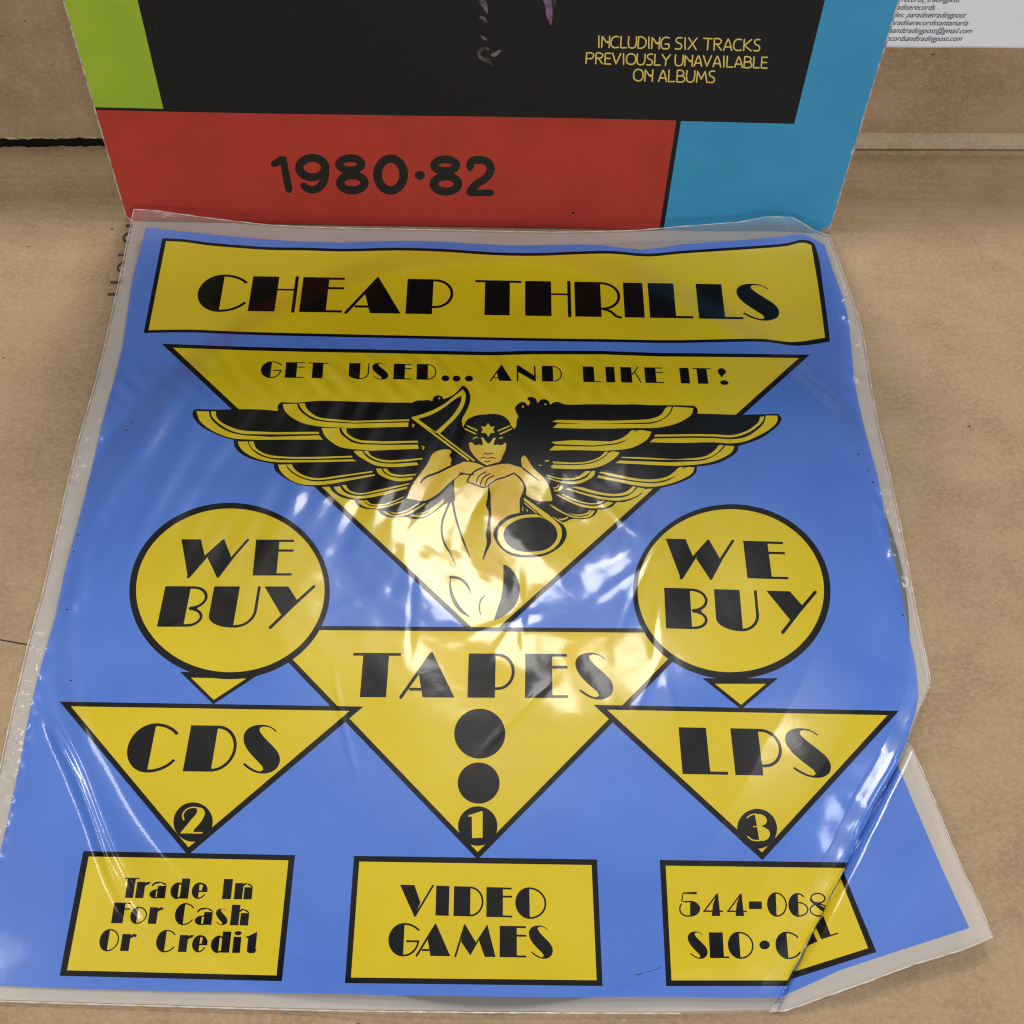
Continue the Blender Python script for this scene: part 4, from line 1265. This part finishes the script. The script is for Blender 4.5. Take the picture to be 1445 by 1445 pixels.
# worn pale paper showing along the edges, body of the sleeve, back
for nm, u0, u1, v0, v1 in (('edge_wear', AW + .001, AW + .05, .1, AH), ('edge_wear', -.045, -.001, .3, AH), ):
    n = 160
    vv = np.linspace(v0, v1, n)
    a = np.stack([np.full(n, u0), vv], 1)
    jit = np.clip(np.cumsum(r2_.normal(0, .25, n)) * .02 + r2_.uniform(-.02, .03, n), -.03, .04)
    if u0 > 1:
        b = np.stack([np.full(n, u1) + jit, vv], 1)
    else:
        a, b = np.stack([np.full(n, u0) - np.abs(jit) * .4, vv], 1), np.stack([np.full(n, u1), vv], 1) * [1, 1]
        b[:, 0] = u1
    P = np.concatenate([sleevef(a, -.01), sleevef(b, -.01), sleevef(b, -.30), sleevef(a, -.30)])
    F = []
    for i in range(n - 1):
        for q in range(4):
            p0, p1 = q * n, ((q + 1) % 4) * n
            F.append((p0 + i, p0 + i + 1, p1 + i + 1, p1 + i))
    add(nm, P, F, 'edge', alb, smooth=False)


def slf(V):
    return AB0 + AE * V[:, 0:1] + AU * V[:, 1:2] + AN * V[:, 2:3]


gu, gv = np.meshgrid(np.linspace(.02, AW - .02, 50), np.linspace(.04, AH - .02, 50))
ft = sleevef(np.stack([gu.ravel(), gv.ravel()], 1), -.10)
bk = slf(np.stack([gu.ravel(), gv.ravel(), np.full(gu.size, -.36)], 1))
F, n = [], 50
for j in range(n - 1):
    for i in range(n - 1):
        a = j * n + i
        F += [(a, a + 1, a + n + 1, a + n), (2500 + a, 2500 + a + n, 2500 + a + n + 1, 2500 + a + 1)]
for i in range(n - 1):
    a, b = i, (n - 1) * n + i
    F += [(a, 2500 + a, 2501 + a, a + 1), (b, b + 1, 2501 + b, 2500 + b)]
    a, b = i * n, i * n + n - 1
    F += [(a, a + n, 2500 + a + n, 2500 + a), (b, 2500 + b, 2500 + b + n, b + n)]
add('back_cover', np.concatenate([ft, bk]), F, 'edge', alb, smooth=False)

# ------------------------------------------------------------------ build: record lying in the bag
rec = empty('vinyl_record', (REC[0] * CM, REC[1] * CM, 0.0012), 'black vinyl record lying inside the clear and blue plastic bag', 'record')


def disc(name, r0, r1, z0, z1, mt, n=120):
    t = np.linspace(0, 2 * math.pi, n, endpoint=False)
    V = []
    for r, z in ((r0, z0), (r1, z0), (r1, z1), (r0, z1)):
        V += np.stack([REC[0] + r * np.cos(t), REC[1] + r * np.sin(t), np.full(n, z)], 1).tolist()
    F = []
    for i in range(n):
        j = (i + 1) % n
        for q in range(4):
            a, b = q * n, ((q + 1) % 4) * n
            F.append((a + i, b + i, b + j, a + j))
    add(name, V, F, mt, rec, smooth=False)


disc('disc', .36, 15.1, .13, .31, 'vinyl')
disc('label', .36, 5.0, .312, .325, 'label')

# ------------------------------------------------------------------ build: the bag
bag = empty('plastic_bag', (0, 0.21, 0), 'clear plastic record bag printed blue, yellow and black, lower right corner folded over', 'plastic bag')
MADE = sheet(smooth(CLEAR, True, 2, 40), SH, lift_bag, 4.2, bag, ('clear_film', 'clear'), 4.0, 1e-4, .6)
# bright bead where the two films are welded
def bead(pts, lift, name):
    ol = dense(smooth(pts, False, 2, 40), 5)[:-1]
    ol = ol[:np.where(np.linalg.norm(ol - pts[-1], axis=1) < 6)[0].min() + 1]
    cc = lift(ol)
    cc[:, 2] += .02
    n = len(cc)
    dv = np.gradient(cc, axis=0)
    dv /= np.linalg.norm(dv, axis=1)[:, None]
    nx_ = np.stack([-dv[:, 1], dv[:, 0], np.zeros(n)], 1)
    rad = (.022 + .012 * np.sin(np.arange(n) * .9) * np.sin(np.arange(n) * .23))[:, None]
    V = np.concatenate([cc + rad * (math.cos(a) * nx_ + math.sin(a) * np.array([0, 0, 1.])) for a in np.linspace(0, 2 * math.pi, 6, endpoint=False)])
    add(name, V, [(q * n + i, q * n + i + 1, ((q + 1) % 6) * n + i + 1, ((q + 1) % 6) * n + i) for q in range(6) for i in range(n - 1)], 'seam', bag)


kf = 16 + len(EDGE_R) + len(FOLD) - 1
bead(np.concatenate([CLEAR[kf:], CLEAR[:16 + len(EDGE_R)]]), lift_bag, 'welded_seam')
# welded rear film
RB = inset(CLEAR, 2.5)
sheet(smooth(RB, True, 2, 40), [], lambda p: flat(p, .045), 40, bag, ('back_film', 'haze'), 20)
# folded-over corner emerging from under the pleat
z2 = crop(1080, 930, 365, 1024)
shift = FOLD[2:] + np.array([-9, 2.])
FL = np.concatenate([A(1283, 1049, 1293.8, 1071, 1329.5, 1158, 1361.5, 1234.7, 1383, 1279, 1400, 1322, 1365, 1338, 1294, 1359.5, 1222.6, 1386, 1151.3, 1411, 1112, 1425, 1096, 1428), shift[::-1]])
FS = [('folded_corner', 'blue', np.concatenate([A(1267, 1079.7, 1294, 1144, 1329.5, 1226, 1368, 1309.6, 1329.5, 1322, 1258, 1345, 1187, 1368.4, 1133.5, 1393, 1104, 1406), (FOLD[3:-2] + [-9, 2.])[::-1]])),
      ('folded_corner', 'black', A(1189.5, 1229, 1236.8, 1343.4, 1119, 1381, 1104, 1390, 1095, 1390, 1180, 1222)),
      ('folded_corner', 'yellow', A(1183.5, 1233, 1225, 1338, 1124, 1370, 1106, 1378, 1098, 1376, 1176, 1226))]
q5 = crop(940, 1240, 280)
FS += [('folded_corner', 'black', q5(1085, 345, 1100, 330, 1145, 268, 1197, 408, 1253, 391, 1256, 401, 1130, 442)), ('folded_corner', 'black', q5(1040, 400, 1068, 388, 1103, 457, 1018, 494))]
sheet(FL, FS, lift_flap, 5, bag, ('folded_corner', 'haze'), 4.0, 1e-4, .6)
bead(FL[:12], lift_flap, 'welded_seam')
# the hidden turn of film between pleat and corner
ra = lift_bag(FOLD[3:-1] + [-.3, 0])
rb = lift_flap(FOLD[3:-1] + np.array([-9, 2.]))
rm = .5 * (ra + rb) + np.array([.0, -.0, 0])
n = len(ra)
add('pleat_underside', np.concatenate([ra, rm, rb]), [(q * n + i, q * n + i + 1, (q + 1) * n + i + 1, (q + 1) * n + i) for q in (0, 1) for i in range(n - 1)], 'blue', bag)

for part, text in (('title_banner', 'yellow banner with a bold black art deco shop title'), ('slogan_panel', 'yellow triangle with a slogan and a winged figure'),
                   ('round_badge#1', 'round yellow badge at left with a small pointer'), ('round_badge#2', 'round yellow badge at right with a small pointer'),
                   ('arrow_panel#1', 'large yellow triangle lettered TAPES with black dots'), ('arrow_panel#2', 'yellow triangle lettered CDS'), ('arrow_panel#3', 'yellow triangle lettered LPS'),
                   ('notice_panel#1', 'yellow notice box about trading in'), ('notice_panel#2', 'yellow notice box about video games'), ('notice_panel#3', 'yellow notice box with a phone number')):
    MADE[part]['label'] = text
